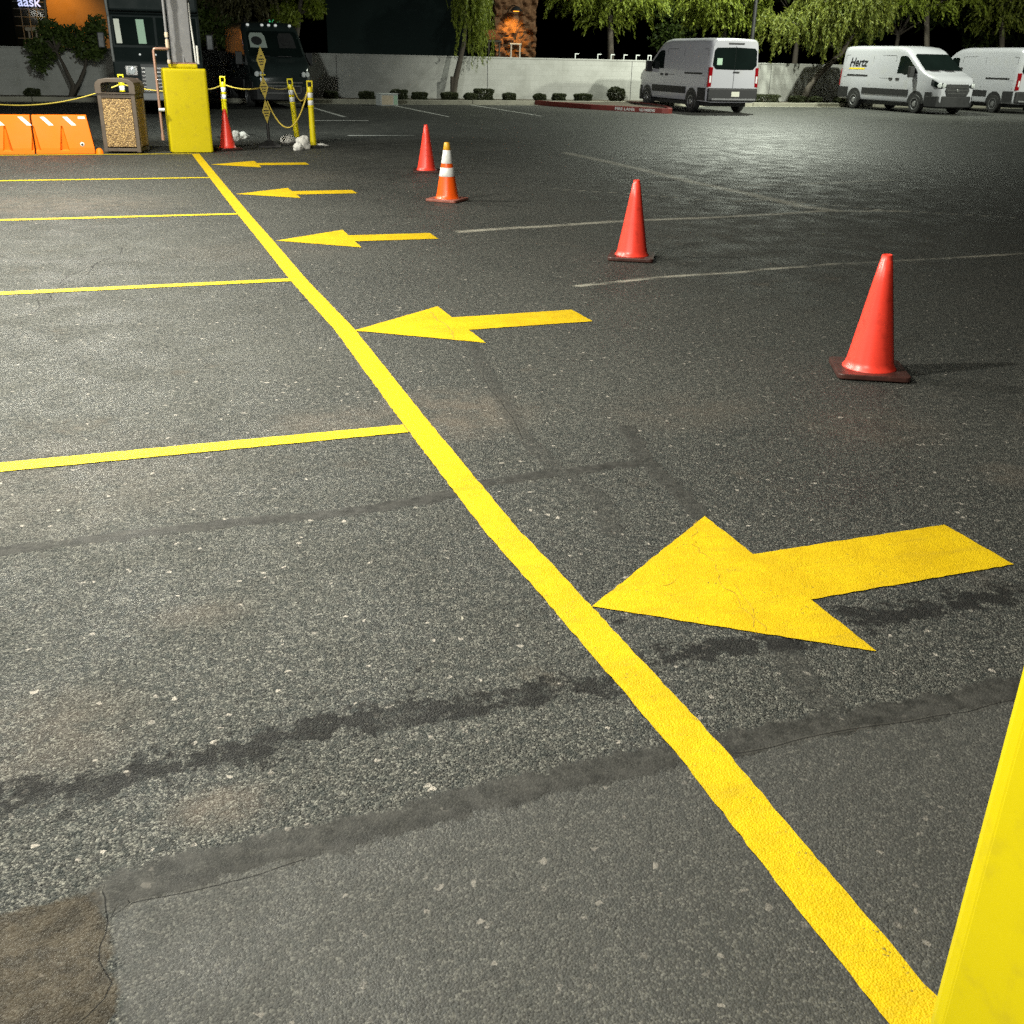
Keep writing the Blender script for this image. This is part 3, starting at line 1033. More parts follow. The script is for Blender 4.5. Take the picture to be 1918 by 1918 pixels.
# ------------------------------------------------------------------ delineator posts, ropes, sandbags, sign stand
def make_post():
    t = thing('delineator_post', 'x', 'post', group='yellow delineator posts joined by rope')
    bm = bmesh.new()
    add_lathe(bm, [(0.20, 0.0), (0.20, 0.03), (0.17, 0.045), (0.07, 0.05)], 8)
    finish('base', bm, 'rubber', t)
    finish('tube', lathe([(0.060, 0.051), (0.058, 0.12), (0.052, 0.7), (0.052, 0.725), (0.059, 0.73), (0.059, 0.75), (0.051, 0.755), (0.051, 0.86), (0.058, 0.865), (0.058, 0.885), (0.05, 0.89), (0.05, 0.99), (0.059, 1.0), (0.059, 1.06), (0.04, 1.09)], 20), 'yellow_plastic', t, smooth=35)
    for z0, z1 in ((0.765, 0.85), (0.90, 0.985)):
        finish('reflective_band', lathe([(0.0515, z0), (0.053, z0 + .002), (0.053, z1 - .002), (0.0515, z1)], 20), 'reflective', t, smooth=60)
    bm = bmesh.new()
    add_box(bm, (-0.058, -0.022, 1.075), (-0.034, 0.022, 1.17))
    add_box(bm, (0.034, -0.022, 1.075), (0.058, 0.022, 1.17))
    add_box(bm, (-0.058, -0.022, 1.1702), (0.058, 0.022, 1.20))
    finish('handle', bm, 'yellow_plastic', t, bevel=0.006)
    return t


post = make_post()
pd = [(2.13, 23.55, 0.5, 'yellow delineator post behind the red cone at the far pillar base'),
      (3.43, 22.45, -4.0, 'leaning yellow delineator post, middle of the rope line, white sandbag at its foot'),
      (3.52, 21.05, -0.7, 'rightmost yellow delineator post with white sandbags round its black base'),
      (0.17, 23.9, 0.0, 'yellow delineator post seen through the trash can hood')]
tops = []
for i, (x, y, ry, lab) in enumerate(pd):
    o = post if i == 0 else dup(post)
    o.location = (x, y, 0)
    o.rotation_euler = (0, R(ry), R(-10))
    o['label'] = lab
    o['group'] = 'yellow delineator posts joined by rope'
    m = Matrix.Translation((x, y, 0)) @ Matrix.Rotation(R(ry), 4, 'Y')
    tops.append(m @ Vector((0, -0.01, 1.03)))


def rope(name, a, b, sag, label, n=28, low=None):
    a, b = Vector(a), Vector(b)
    pts = []
    for i in range(n + 1):
        s = i / n
        p = a.lerp(b, s)
        p.z -= sag * 4 * s * (1 - s)
        pts.append(p)
    bm = bmesh.new()
    add_tube(bm, pts, 0.0135, 6)
    o = finish(name, bm, 'yellow_rope', None, smooth=60)
    return tag(o, label, 'rope', 'yellow ropes slung between the posts')


SG = Vector((2.72, 21.35, 0))
rope('yellow_rope', AT(-190, 150, 24.2), tops[3] + Vector((-.06, 0, -.03)), 0.42, 'long sagging yellow rope left of the trash can, over the orange barrier')
rope('yellow_rope', tops[3] + Vector((.06, 0, -.03)), AT(330, 172, 22.5), 0.03, 'short yellow rope between the trash can and the far pillar base')
rope('yellow_rope', AT(370, 168, 22.3), tops[0] + Vector((-.06, 0, -.02)), 0.03, 'short yellow rope between the far pillar base and the post behind the cone')
rope('yellow_rope', tops[0] + Vector((.055, 0, -.0)), SG + Vector((0.0, 0.03, 1.07)), 0.06, 'yellow rope from the post behind the cone to the diamond sign stand')
rope('yellow_rope', SG + Vector((0.03, 0.03, 1.07)), tops[1] + Vector((-.055, 0, -.01)), 0.03, 'short yellow rope from the diamond sign stand to the leaning post')
rope('yellow_rope', tops[1] + Vector((.055, 0, .0)), tops[2] + Vector((-.055, 0, -.03)), 0.20, 'short slack yellow rope between the leaning post and the rightmost post')
rope('yellow_rope', SG + Vector((0.02, 0.04, 0.82)), tops[2] + Vector((-.055, 0, -.04)), 0.55, 'low hanging yellow rope looping from the sign stand behind the leaning post')

t = thing('sign_stand', 'black stand holding a column of three yellow diamond signs', 'sign stand', SG, R(-4))
t.rotation_euler = (0, R(-1.6), R(-6))
bm = bmesh.new()
add_frustum(bm, 0.22, 0.22, 0, 0.20, 0.20, 0.035)
add_frustum(bm, 0.19, 0.19, 0.0352, 0.055, 0.055, 0.11)
finish('stand_base', bm, 'rubber', t, bevel=0.006)
finish('pole', tube([(0, 0, 0.10), (0, 0, 1.72)], 0.017), 'black', t, smooth=60)
finish('pole_sleeve', tube([(0, 0, 0.11), (0, 0, 0.50)], 0.028), 'black', t, smooth=60)
for z0, z1, w in ((0.42, 0.85, 0.075), (0.85, 1.27, 0.08), (1.29, 1.78, 0.088)):
    zm = (z0 + z1) / 2
    d = finish('diamond_sign', prism([(0, -0.03, z0), (w, -0.03, zm), (0, -0.03, z1), (-w, -0.03, zm)], (0, 0.008, 0)), 'sign_face', t)
    bm = bmesh.new()
    for q, (dz, ww) in enumerate(((0.075, 0.02), (0.015, 0.055), (-0.03, 0.04), (-0.075, 0.028))):
        add_box(bm, (-ww, -0.0325, zm + dz - 0.010), (ww, -0.0312, zm + dz + 0.010))
    finish('faded_print', bm, 'ink', d)
finish('rope_clip', box((-0.05, -0.05, 1.272), (0.05, -0.005, 1.288)), 'yellow_plastic', t)


def blob_bag(name, loc, size, rz, label, tail=0.0, seed=0):
    bm = bmesh.new()
    bmesh.ops.create_icosphere(bm, subdivisions=4, radius=1)
    for v in bm.verts:
        n = mnoise.noise(v.co * 1.3 + Vector((seed * 7.1, 0, 0))) * 0.28 + mnoise.noise(v.co * 3.7 + Vector((seed * 3.3, 2, 0))) * 0.12
        c = v.co * (1 + n)
        # gathered neck at one end
        k = max(0.0, c.x - 0.35)
        pinch = 1 - 0.75 * min(1, k * 1.8) if tail else 1
        c = Vector((c.x * (1 + 0.25 * tail * (c.x > 0)), c.y * pinch, c.z * pinch))
        c = Vector((c.x * size[0], c.y * size[1], c.z * size[2]))
        c.z = max(c.z, -size[2] * 0.62)
        v.co = c
    zmin = min(v.co.z for v in bm.verts)
    for v in bm.verts:
        v.co.z -= zmin
    o = finish(name, bm, 'bagcloth', None, smooth=80)
    o.location = loc
    o.rotation_euler = (0, 0, rz)
    return tag(o, label, 'sandbag', 'white sandbags weighing down the posts')


for (px, py), sz, rz, lab, tl in (((442, 264), (0.09, 0.09, 0.12), 80, 'upright white sandbag just right of the far red cone', 0),
                                  ((455, 260), (0.12, 0.08, 0.085), 20, 'small knotted white sandbag right of the upright one near the far red cone', 1),
                                  ((541, 268), (0.20, 0.10, 0.10), 25, 'long white sandbag at the leaning post\'s foot', 1),
                                  ((569, 279), (0.13, 0.11, 0.15), 10, 'round white sandbag left of the rightmost post', 0),
                                  ((559, 282), (0.10, 0.09, 0.09), 60, 'smallest white sandbag left of the round one at the rightmost post', 1),
                                  ((600, 276), (0.12, 0.07, 0.05), 0, 'flat white sandbag right of the rightmost post', 1)):
    g = G(px, py)
    blob_bag('sandbag', (g.x, g.y, 0.0), sz, R(rz), lab, tl, px)


# ------------------------------------------------------------------ vehicles
def interp(x, tab):
    if x <= tab[0][0]:
        return tab[0][1]
    for (a, b), (c, d) in zip(tab, tab[1:]):
        if x <= c:
            return b + (d - b) * (x - a) / (c - a)
    return tab[-1][1]


class VanShape:
    def __init__(s, roof):
        s.roof = roof
        s.zt = [(-2.97, roof - 0.10), (-2.90, roof - 0.03), (-2.5, roof), (0.40, roof - 0.01), (0.8, roof - 0.06), (1.05, roof - 0.15), (1.25, roof - 0.28),
                (2.12, 1.50), (2.3, 1.43), (2.72, 1.30), (2.88, 1.20), (2.95, 1.08), (2.99, 0.94)]
        s.hw = [(-2.97, 0.93), (-2.88, 0.985), (-2.0, 1.0), (2.1, 1.0), (2.5, 0.97), (2.75, 0.91), (2.92, 0.80), (2.99, 0.72)]
        s.zb = 0.36

    def top(s, x):
        return interp(x, s.zt)

    def half(s, x):
        return interp(x, s.hw)

    def side(s, x, z):
        return s.half(x) * (1 - 0.075 * max(0, z - 1.1))

    def body(s):
        xs = [-2.97, -2.94, -2.88, -2.7, -2.3, -1.5, -0.5, 0.2, 0.4, 0.6, 0.8, 0.93, 1.05, 1.15, 1.25, 1.32, 1.5, 1.7, 1.9, 2.12, 2.2, 2.3, 2.5, 2.72, 2.82, 2.88, 2.92, 2.95, 2.975, 2.99]
        bm = bmesh.new()
        rings = []
        for x in xs:
            zt, w = s.top(x), s.half(x)
            r = 0.20 if zt > 1.6 else 0.12
            zs = zt - r
            pts = [(0, s.zb), (w - 0.10, s.zb), (w - 0.03, s.zb + 0.03), (w, s.zb + 0.12), (w, min(1.1, zs - 0.06)), (s.side(x, zs), zs)]
            yc = s.side(x, zs) - r
            for a in (25, 50, 72, 90):
                pts.append((yc + r * math.cos(R(a)), zs + r * math.sin(R(a))))
            pts.append((0, zt + (0.02 if x < 1.0 else 0.004)))
            full = [bm.verts.new((x, y, z)) for y, z in pts] + [bm.verts.new((x, -y, z)) for y, z in pts[-2:0:-1]]
            rings.append(full)
        n = len(rings[0])
        for a, b in zip(rings, rings[1:]):
            for k in range(n):
                bm.faces.new((a[k], a[(k + 1) % n], b[(k + 1) % n], b[k]))
        bm.faces.new(rings[0])
        bm.faces.new(rings[-1][::-1])
        return bm

    def side_panel(s, poly, sy, off=0.006, th=0.004, bm=None):
        """polygon in (x,z) laid on the body side"""
        own = bm is None
        bm = bm or bmesh.new()
        a = [bm.verts.new((x, sy * (s.side(x, z) + off), z)) for x, z in poly]
        b = [bm.verts.new((x, sy * (s.side(x, z) + off - th - 0.01), z)) for x, z in poly]
        bm.faces.new(a)
        bm.faces.new(b[::-1])
        n = len(poly)
        for i in range(n):
            j = (i + 1) % n
            bm.faces.new((a[i], a[j], b[j], b[i]))
        return bm


def add_wheel(root, x, y, sy, r=0.345):
    m = Matrix.Translation((x, y, r)) @ Matrix.Rotation(R(-90) * sy, 4, 'X')
    tyre = finish('wheel', lathe([(0.20, -0.12), (r - 0.03, -0.12), (r, -0.09), (r, 0.08), (r - 0.03, 0.115), (0.215, 0.118), (0.20, 0.10)], 32, m), 'rubber', root, smooth=40)
    bm = bmesh.new()
    add_lathe(bm, [(0.205, 0.06), (0.212, 0.121), (0.195, 0.123), (0.18, 0.085), (0.12, 0.075), (0.10, 0.105), (0.09, 0.125), (0.05, 0.128)], 32, m)
    rim = finish('rim', bm, 'rim', tyre, smooth=30)
    return tyre


def make_van(name, label, loc, nose_az, roof=2.5, paint='white_van', front='swept', group=None):
    root = thing(name, label, 'van', loc, R(90 - nose_az), group)
    s = VanShape(roof)
    finish('body', s.body(), paint, root, smooth=32)
    bm = bmesh.new()
    add_box(bm, (-2.6, -0.78, 0.22), (2.7, 0.78, 0.362))
    finish('underbody', bm, 'rubber', root)
    for sy in (-1, 1):
        for x in (-1.83, 1.93):
            # dark wheel arch lip
            pts = [(x + 0.45 * math.cos(a), 0.36 + 0.45 * math.sin(a)) for a in [math.pi * k / 14 for k in range(15)]]
            pts = [(p, q) for p, q in pts]
            finish('wheel_arch', s.side_panel(pts, sy, 0.007), 'black', root)
            add_wheel(root, x, sy * (0.90), sy)
        # lower cladding between the axles and behind
        finish('side_moulding', s.side_panel([(-1.36, 0.60), (1.46, 0.60), (1.46, 0.83), (-1.36, 0.83)], sy, 0.022, 0.02), 'trim', root)
        finish('side_moulding', s.side_panel([(-2.86, 0.42), (-2.3, 0.42), (-2.3, 0.83), (-2.86, 0.83)], sy, 0.022, 0.02), 'trim', root)
        finish('side_moulding', s.side_panel([(2.4, 0.40), (2.72, 0.40), (2.72, 0.78), (2.42, 0.78)], sy, 0.022, 0.02), 'trim', root)
        # cab door glass
        finish('side_window', s.side_panel([(0.62, 1.40), (0.66, 1.98), (0.74, 2.02), (1.02, 2.02), (1.14, 1.96), (1.68, 1.58), (1.84, 1.42), (1.05, 1.36), (0.9, 1.40)], sy, 0.006), 'glass', root)
        # pressed panel lines
        bm = bmesh.new()
        zr = roof - 0.36
        for x in (0.42, -0.95, -2.75):
            s.side_panel([(x, 0.90), (x + 0.018, 0.90), (x + 0.018, zr), (x, zr)], sy, 0.003, 0.003, bm)
        s.side_panel([(-2.72, 1.20), (0.40, 1.20), (0.40, 1.215), (-2.72, 1.215)], sy, 0.003, 0.003, bm)
        s.side_panel([(-2.72, zr), (0.40, zr), (0.40, zr + 0.016), (-2.72, zr + 0.016)], sy, 0.003, 0.003, bm)
        finish('panel_seam', bm, 'trim', root)
        finish('sliding_rail', s.side_panel([(-2.5, 1.25), (-1.15, 1.25), (-1.15, 1.31), (-2.5, 1.31)], sy, 0.014, 0.012), 'black', root)
        for x in (0.22, 0.62):
            finish('door_handle', s.side_panel([(x, 1.16), (x + 0.19, 1.16), (x + 0.19, 1.235), (x, 1.235)], sy, 0.03, 0.025), 'black', root, bevel=0.008)
        # mirror
        bm = bmesh.new()
        add_box(bm, (1.55, sy * 0.96 - 0.02, 1.28), (1.66, sy * 0.96 + 0.02, 1.36))
        add_box(bm, (1.55, min(sy * 1.02, sy * 1.24), 1.27), (1.70, max(sy * 1.02, sy * 1.24), 1.66))
        add_box(bm, (1.58, min(sy * 0.9, sy * 1.08), 1.29), (1.64, max(sy * 0.9, sy * 1.08), 1.35))
        finish('mirror', bm, 'black', root, bevel=0.025, seg=3)
        # tail light up the rear corner
        pts = []
        z0, z1 = 0.86, 1.50
        bm = bmesh.new()
        add_box(bm, (-2.978, min(sy * 0.80, sy * 0.975), z0), (-2.86, max(sy * 0.80, sy * 0.975), z1))
        for v in bm.verts:
            v.co.y *= 1.0 if abs(v.co.y) < 0.9 else (s.side(-2.9, v.co.z) + 0.012) / 0.975
            if abs(v.co.y) < 0.9:
                v.co.y = sy * (s.side(-2.97, v.co.z) - 0.085)
        tl = finish('tail_light', bm, 'red_lens', root, bevel=0.02)
        bm = bmesh.new()
        add_box(bm, (-2.984, min(sy * 0.87, sy * 0.935), 1.00), (-2.977, max(sy * 0.87, sy * 0.935), 1.22))
        finish('reversing_lens', bm, 'clear_lens', tl)
    # rear doors
    xr = -2.976
    for sy in (-1, 1):
        a, b = (0.004, 0.85)
        poly = [(xr, sy * a, 1.42), (xr, sy * (b - 0.13), 1.43), (xr, sy * b, 1.56), (xr, sy * (b - 0.03), roof - 0.40), (xr, sy * (b - 0.12), roof - 0.31), (xr, sy * a, roof - 0.29)]
        finish('rear_window', prism(poly, (-0.008, 0, 0)), 'glass', root)
    bm = bmesh.new()
    add_box(bm, (xr - 0.003, -0.006, 0.84), (xr + 0.004, 0.006, roof - 0.25))
    finish('door_seam', bm, 'trim', root)
    finish('rear_handle', box((xr - 0.03, -0.20, 1.32), (xr, 0.04, 1.37)), 'black', root, bevel=0.01)
    finish('brake_light', box((xr - 0.02, -0.30, roof - 0.20), (xr + 0.03, 0.30, roof - 0.145)), 'black', root, bevel=0.01)
    bm = bmesh.new()
    add_box(bm, (-3.05, -0.96, 0.40), (-2.90, 0.96, 0.83))
    rb = finish('rear_bumper', bm, 'trim', root, bevel=0.05, seg=3)
    finish('step_bar', box((-3.13, -0.86, 0.44), (-3.04, 0.86, 0.50)), 'grey_steel', root, bevel=0.012)
    finish('licence_plate', box((-3.062, 0.24 - 0.48 * 1, 0.56), (-3.051, 0.07, 0.72)), 'plate', root)
    # windscreen on the sloping front
    x0, z0, x1, z1 = 2.09, 1.53, 1.29, roof - 0.30
    sl = Vector((x1 - x0, 0, z1 - z0))
    nrm = Vector((z1 - z0, 0, x0 - x1)).normalized() * 0.03
    q = [Vector((x0, -0.86, z0)), Vector((x0, 0.86, z0)), Vector((x1 + 0.05, 0.80, z1 - 0.05)), Vector((x1, 0.72, z1)), Vector((x1, -0.72, z1)), Vector((x1 + 0.05, -0.80, z1 - 0.05))]
    finish('windscreen', prism([v + nrm * 0.9 for v in q], nrm * -0.6), 'glass', root)
    for yy in (-0.45, 0.25):
        finish('wiper', box((2.07, yy - 0.22, 1.525), (2.17, yy + 0.22, 1.542)), 'black', root)
    # nose
    xf = 2.99
    if front == 'swept':
        gr = [(xf, -0.46, 0.66), (xf, 0.46, 0.66), (xf, 0.56, 0.84), (xf - .02, 0.50, 1.07), (xf - .02, -0.50, 1.07), (xf, -0.56, 0.84)]
        finish('grille', prism(gr, (0.03, 0, 0)), 'black', root)
        bm = bmesh.new()
        for z, w in ((0.75, 0.42), (0.86, 0.48), (0.97, 0.44)):
            add_box(bm, (xf + 0.0305, -w, z - 0.011), (xf + 0.04, w, z + 0.011))
        finish('grille_bar', bm, 'chrome', root)
        finish('badge', lathe([(0.075, 0), (0.075, 0.02), (0.05, 0.026)], 20, Matrix.Translation((xf + 0.041, 0, 0.86)) @ Matrix.Rotation(R(90), 4, 'Y') @ Matrix.Scale(0.6, 4, (1, 0, 0))), 'chrome', root)
        zl = (0.94, 1.26)
    else:
        finish('grille', box((xf, -0.62, 0.76), (xf + 0.02, 0.62, 0.80)), 'chrome', root)
        bm = bmesh.new()
        add_box(bm, (xf, -0.52, 0.45), (xf + 0.085, 0.52, 0.49))
        add_box(bm, (xf, -0.56, 0.66), (xf + 0.085, 0.56, 0.70))
        add_box(bm, (xf + 0.01, -0.56, 0.491), (xf + 0.074, -0.53, 0.659))
        add_box(bm, (xf + 0.01, 0.53, 0.491), (xf + 0.074, 0.56, 0.659))
        finish('grille_bar', bm, 'chrome', root)
        zl = (0.94, 1.26)
    for sy in (-1, 1):
        # headlight wraps round the front corner
        bm = bmesh.new()
        prof = [(2.62, 1.0), (2.75, 1.0), (2.86, 1.0), (2.93, 1.0)]
        rows = []
        for x, _ in prof:
            y = s.half(x) + 0.010
            f = (x - 2.62) / 0.31
            zt = min(zl[1] - 0.10 * f, s.top(x) - 0.09)
            zb = zl[0] + 0.10 * (1 - f) - 0.02
            rows.append((bm.verts.new((x + 0.012 * f, sy * y, zb)), bm.verts.new((x + 0.012 * f, sy * (y - 0.004), zt))))
        y2 = s.half(2.99) - 0.20
        rows.append((bm.verts.new((3.0, sy * (s.half(2.99)), zl[0] - 0.02)), bm.verts.new((2.985, sy * (s.half(2.99) - 0.0), zl[1] - 0.14))))
        rows.append((bm.verts.new((3.0, sy * y2, zl[0] + 0.02)), bm.verts.new((2.995, sy * y2, zl[0] + 0.08))))
        for a, b in zip(rows, rows[1:]):
            bm.faces.new((a[0], b[0], b[1], a[1]))
        hl = finish('headlight', bm, 'glass', root)
        bm = bmesh.new()
        for yy, xx in ((s.half(2.9) - 0.02, 2.925), (s.half(2.99) - 0.06, 3.0)):
            add_lathe(bm, [(0.085, 0.0), (0.075, 0.025), (0.02, 0.035)], 14, Matrix.Translation((xx, sy * yy, 1.02)) @ Matrix.Rotation(R(35 * sy), 4, 'Z') @ Matrix.Rotation(R(90), 4, 'Y'))
        finish('bulb_reflector', bm, 'clear_lens', hl)
    bm = bmesh.new()
    sec = [(2.45, 1.0), (2.78, 0.925), (2.92, 0.83), (3.03, 0.62), (3.06, 0.0)]
    ring = [(x, y) for x, y in sec] + [(x, -y) for x, y in sec[-2::-1]]
    lo = [bm.verts.new((x, y, 0.26)) for x, y in ring]
    hi = [bm.verts.new((x, y, 0.655)) for x, y in ring]
    for k in range(len(ring) - 1):
        bm.faces.new((lo[k], lo[k + 1], hi[k + 1], hi[k]))
    bm.faces.new(hi)
    bm.faces.new(lo[::-1])
    bm.faces.new((lo[0], hi[0], hi[-1], lo[-1]))
    finish('front_bumper', bm, 'trim', root, bevel=0.03, seg=3)
    return root, s


vA, sA = make_van('delivery_van', 'white van seen from behind, its rear windows lit, beside the red fire lane kerb', (20.47, 36.79, 0), 2, 2.42, group='white vans parked against the wall')
vB, sB = make_van('delivery_van', 'white van facing the camera with black lettering on its side', (29.95, 36.6, 0), 180, 2.38, group='white vans parked against the wall')
vC, sC = make_van('delivery_van', 'white van at the right edge, rear toward the camera behind the lettered van', (34.55, 37.2, 0), 3, 2.42, group='white vans parked against the wall')
vD, sD = make_van('delivery_van', 'dark green van facing the camera behind the yellow posts', (5.0, 38.6, 0), 178, 2.56, 'dark_van', 'plain', None)
# lettering on the side of the second van (its -y side)
x0, z0 = -2.42, 1.62
yy = -(sB.side(-1.6, z0) + 0.010)
mw = Matrix.Translation((x0, yy, z0)) @ Matrix.Rotation(R(90 - 4.29), 4, 'X')
lettering('lettering', 'Hertz', 0.46, 'letter_black', vB, mw, shear=0.25, bold=0.005, width=1.15)
finish('underline', sB.side_panel([(-2.44, 1.50), (-1.42, 1.50), (-1.40, 1.56), (-2.42, 1.56)], -1, 0.008), 'letters_yellow', vB)
# white paper in the first van's rear window
finish('window_notice', box((-2.99, 0.50, 1.57), (-2.986, 0.70, 1.78)), 'paper', vA)
# roof marker lamps and pale seats seen behind the dark van's screen
for yq in (-0.68, -0.22, 0.0, 0.22, 0.68):
    finish('roof_marker', lathe([(0.05, 0), (0.045, 0.03), (0.02, 0.045)], 12, Matrix.Translation((0.98, yq, sD.top(0.98) + 0.012)) @ Matrix.Rotation(R(35), 4, 'Y')), 'marker', vD, smooth=50)
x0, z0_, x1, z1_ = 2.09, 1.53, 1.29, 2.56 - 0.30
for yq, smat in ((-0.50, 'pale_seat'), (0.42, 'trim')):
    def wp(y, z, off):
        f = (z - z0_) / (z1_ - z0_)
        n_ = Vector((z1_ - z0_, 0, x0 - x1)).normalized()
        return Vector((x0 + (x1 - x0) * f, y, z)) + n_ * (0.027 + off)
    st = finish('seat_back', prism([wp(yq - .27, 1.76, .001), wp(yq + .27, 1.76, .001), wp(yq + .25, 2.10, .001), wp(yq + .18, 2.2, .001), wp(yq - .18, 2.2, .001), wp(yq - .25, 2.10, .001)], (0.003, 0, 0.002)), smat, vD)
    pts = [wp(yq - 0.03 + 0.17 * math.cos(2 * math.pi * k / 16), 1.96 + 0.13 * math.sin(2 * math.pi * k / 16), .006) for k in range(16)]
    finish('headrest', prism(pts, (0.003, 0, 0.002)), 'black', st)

# step van
t = thing('step_van', 'dark boxy step van with a chrome grille behind the trash can', 'truck', (1.22, 31.4, 0), R(-4))
t.scale = (1, 1, 0.955)
bm = bmesh.new()
prof = [(0.0, 0.45), (0.0, 1.42), (0.36, 1.78), (0.52, 2.62), (0.40, 2.64), (0.40, 3.10), (0.5, 3.18), (6.6, 3.18), (6.6, 0.45)]
add_prism(bm, [(-1.15, y, z) for y, z in prof], (2.3, 0, 0))
finish('body', bm, 'step_paint', t, bevel=0.05, seg=3)
for x0, x1 in ((-1.06, -0.03), (0.03, 1.06)):
    a = Vector((0, 0.375, 1.84))
    b = Vector((0, 0.512, 2.56))
    n_ = Vector((0, -(b.z - a.z), b.y - a.y)).normalized() * 0.008
    finish('windscreen', prism([Vector((x0, a.y, a.z)) + n_, Vector((x1, a.y, a.z)) + n_, Vector((x1, b.y, b.z)) + n_, Vector((x0, b.y, b.z)) + n_], -n_ * 0.8), 'glass', t)
for x, w, m in ((-0.94, 0.07, 'plate'), (-0.35, 0.10, 'paper'), (0.62, 0.08, 'paper')):
    n_ = Vector((0, -0.72, 0.137)).normalized() * 0.012
    finish('window_strip', prism([Vector((x - w, 0.382, 1.88)) + n_, Vector((x + w, 0.382, 1.88)) + n_, Vector((x + w - .03, 0.50, 2.50)) + n_, Vector((x - w - .03, 0.50, 2.50)) + n_], (0, 0.002, 0)), m, t)
finish('roof_visor', box((-1.13, 0.18, 2.70), (1.13, 0.41, 3.12)), 'step_paint', t, bevel=0.06, seg=3)
finish('roof_edge', box((-1.16, 0.16, 3.185), (1.16, 0.5, 3.215)), 'mullion', t, bevel=0.01)
finish('corner_post', tube([(-1.155, 0.17, 3.16), (-1.15, 0.24, 2.7), (-1.155, 0.45, 2.55), (-1.15, 0.30, 1.8), (-1.12, -0.01, 1.42)], 0.035), 'mullion', t, smooth=60)
for sx in (-1, 1):
    hl = finish('headlight', box((sx * 0.70 - 0.16, -0.03, 1.06), (sx * 0.70 + 0.16, 0.01, 1.32)), 'chrome', t, bevel=0.04, seg=3)
    finish('lens', lathe([(0.10, 0), (0.09, 0.02), (0.03, 0.03)], 20, Matrix.Translation((sx * 0.70, -0.031, 1.19)) @ Matrix.Rotation(R(90), 4, 'X')), 'clear_lens', hl, smooth=40)
    finish('indicator', box((sx * 0.70 - 0.14, -0.02, 0.92), (sx * 0.70 + 0.14, 0.01, 0.99)), 'copper', t)
    finish('marker_light', lathe([(0.03, 0), (0.02, 0.03)], 10, Matrix.Translation((sx * 0.45 - 0.5 * (sx > 0), 0.18, 1.60)) @ Matrix.Rotation(R(60), 4, 'X')), 'marker', t)
    finish('mirror', box((sx * 1.38 - 0.09, 0.1, 1.75), (sx * 1.38 + 0.09, 0.2, 2.15)), 'black', t, bevel=0.03)
bm = bmesh.new()
finish('grille', box((-0.46, -0.012, 0.62), (0.46, -0.002, 1.36)), 'black', t)
for k in range(7):
    z = 0.66 + 0.097 * k
    add_box(bm, (-0.44, -0.035, z), (0.44, -0.0125, z + 0.035))
finish('grille_slats', bm, 'chrome', t)
finish('grille_badge', box((-0.36, -0.042, 0.68), (-0.06, -0.036, 1.28)), 'mullion', t)
finish('bumper', box((-1.12, -0.16, 0.42), (1.12, -0.01, 0.62)), 'grey_steel', t, bevel=0.03)
for sx in (-1, 1):
    for y in (0.95, 5.0):
        w_ = add_wheel(t, sx * 0.95, y, 1, 0.40)
        w_.matrix_parent_inverse = Matrix.Identity(4)
# step van wheels roll along y: turn each about its own hub
for w_ in [o for o in bpy.data.objects if o.parent == t and o.name.startswith('wheel')]:
    c = sum((v.co for v in w_.data.vertices), Vector()) / len(w_.data.vertices)
    T = Matrix.Translation(c) @ Matrix.Rotation(R(90 if c.x < 0 else -90), 4, 'Z') @ Matrix.Translation(-c)
    w_.data.transform(T)
    for ch in [o for o in bpy.data.objects if o.parent == w_]:
        ch.data.transform(T)


# ------------------------------------------------------------------ far side: kerb, planter, island, wall
WY = 41.8
finish('planter_bed', box((-30, 39.75, 0.0), (75, WY - 0.004, 0.115)), 'soil').__setitem__('kind', 'structure')
bm = bmesh.new()
x = -30.0
while x < 75:
    w = 3.05
    add_box(bm, (x, 39.58, 0.0), (x + w - 0.02, 39.748, 0.15 + random.uniform(-.004, .004)))
    x += w
finish('kerb', bm, 'kerb', bevel=0.02)['kind'] = 'structure'
finish('gutter', box((-30, 39.2, -0.05), (75, 39.578, 0.006)), 'kerb')['kind'] = 'structure'
isl = [(15.2, 39.578), (15.7, 37.9), (16.12, 36.36), (16.9, 35.1), (17.70, 33.86), (17.88, 33.72), (18.06, 33.80), (18.5, 34.7), (19.05, 36.2), (19.3, 37.6), (19.36, 39.578)]
bm = bmesh.new()


def offset_in(poly, d):
    c = Vector((sum(p[0] for p in poly) / len(poly), sum(p[1] for p in poly) / len(poly)))
    out = []
    for i, p in enumerate(poly):
        a = Vector(poly[max(i - 1, 0)])
        b = Vector(poly[min(i + 1, len(poly) - 1)])
        t_ = (b - a).normalized()
        n_ = Vector((-t_.y, t_.x))
        if n_.dot(c - Vector(p)) < 0:
            n_ = -n_
        out.append((p[0] + n_.x * d, p[1] + n_.y * d))
    return out


inn = offset_in(isl, 0.16)
inn[0] = (inn[0][0], isl[0][1])
inn[-1] = (inn[-1][0], isl[-1][1])
H = 0.165
vo0 = [bm.verts.new((x, y, 0)) for x, y in isl]
vo1 = [bm.verts.new((x, y, H)) for x, y in isl]
vi1 = [bm.verts.new((x, y, H)) for x, y in inn]
vi0 = [bm.verts.new((x, y, 0.06)) for x, y in inn]
for A_, B_ in ((vo0, vo1), (vo1, vi1), (vi1, vi0)):
    for i in range(len(isl) - 1):
        bm.faces.new((A_[i], A_[i + 1], B_[i + 1], B_[i]))
ik = finish('fire_lane_kerb', bm, 'red_kerb', bevel=0.015)
ik['kind'] = 'structure'
bm = bmesh.new()
bm.faces.new([bm.verts.new((x, y, 0.13)) for x, y in offset_in(isl, 0.12)])
finish('island_soil', bm, 'soil')['kind'] = 'structure'
a = Vector((16.90, 35.1, 0))
b = Vector((17.70, 33.86, 0))
a0 = Vector((16.12, 36.36, 0))
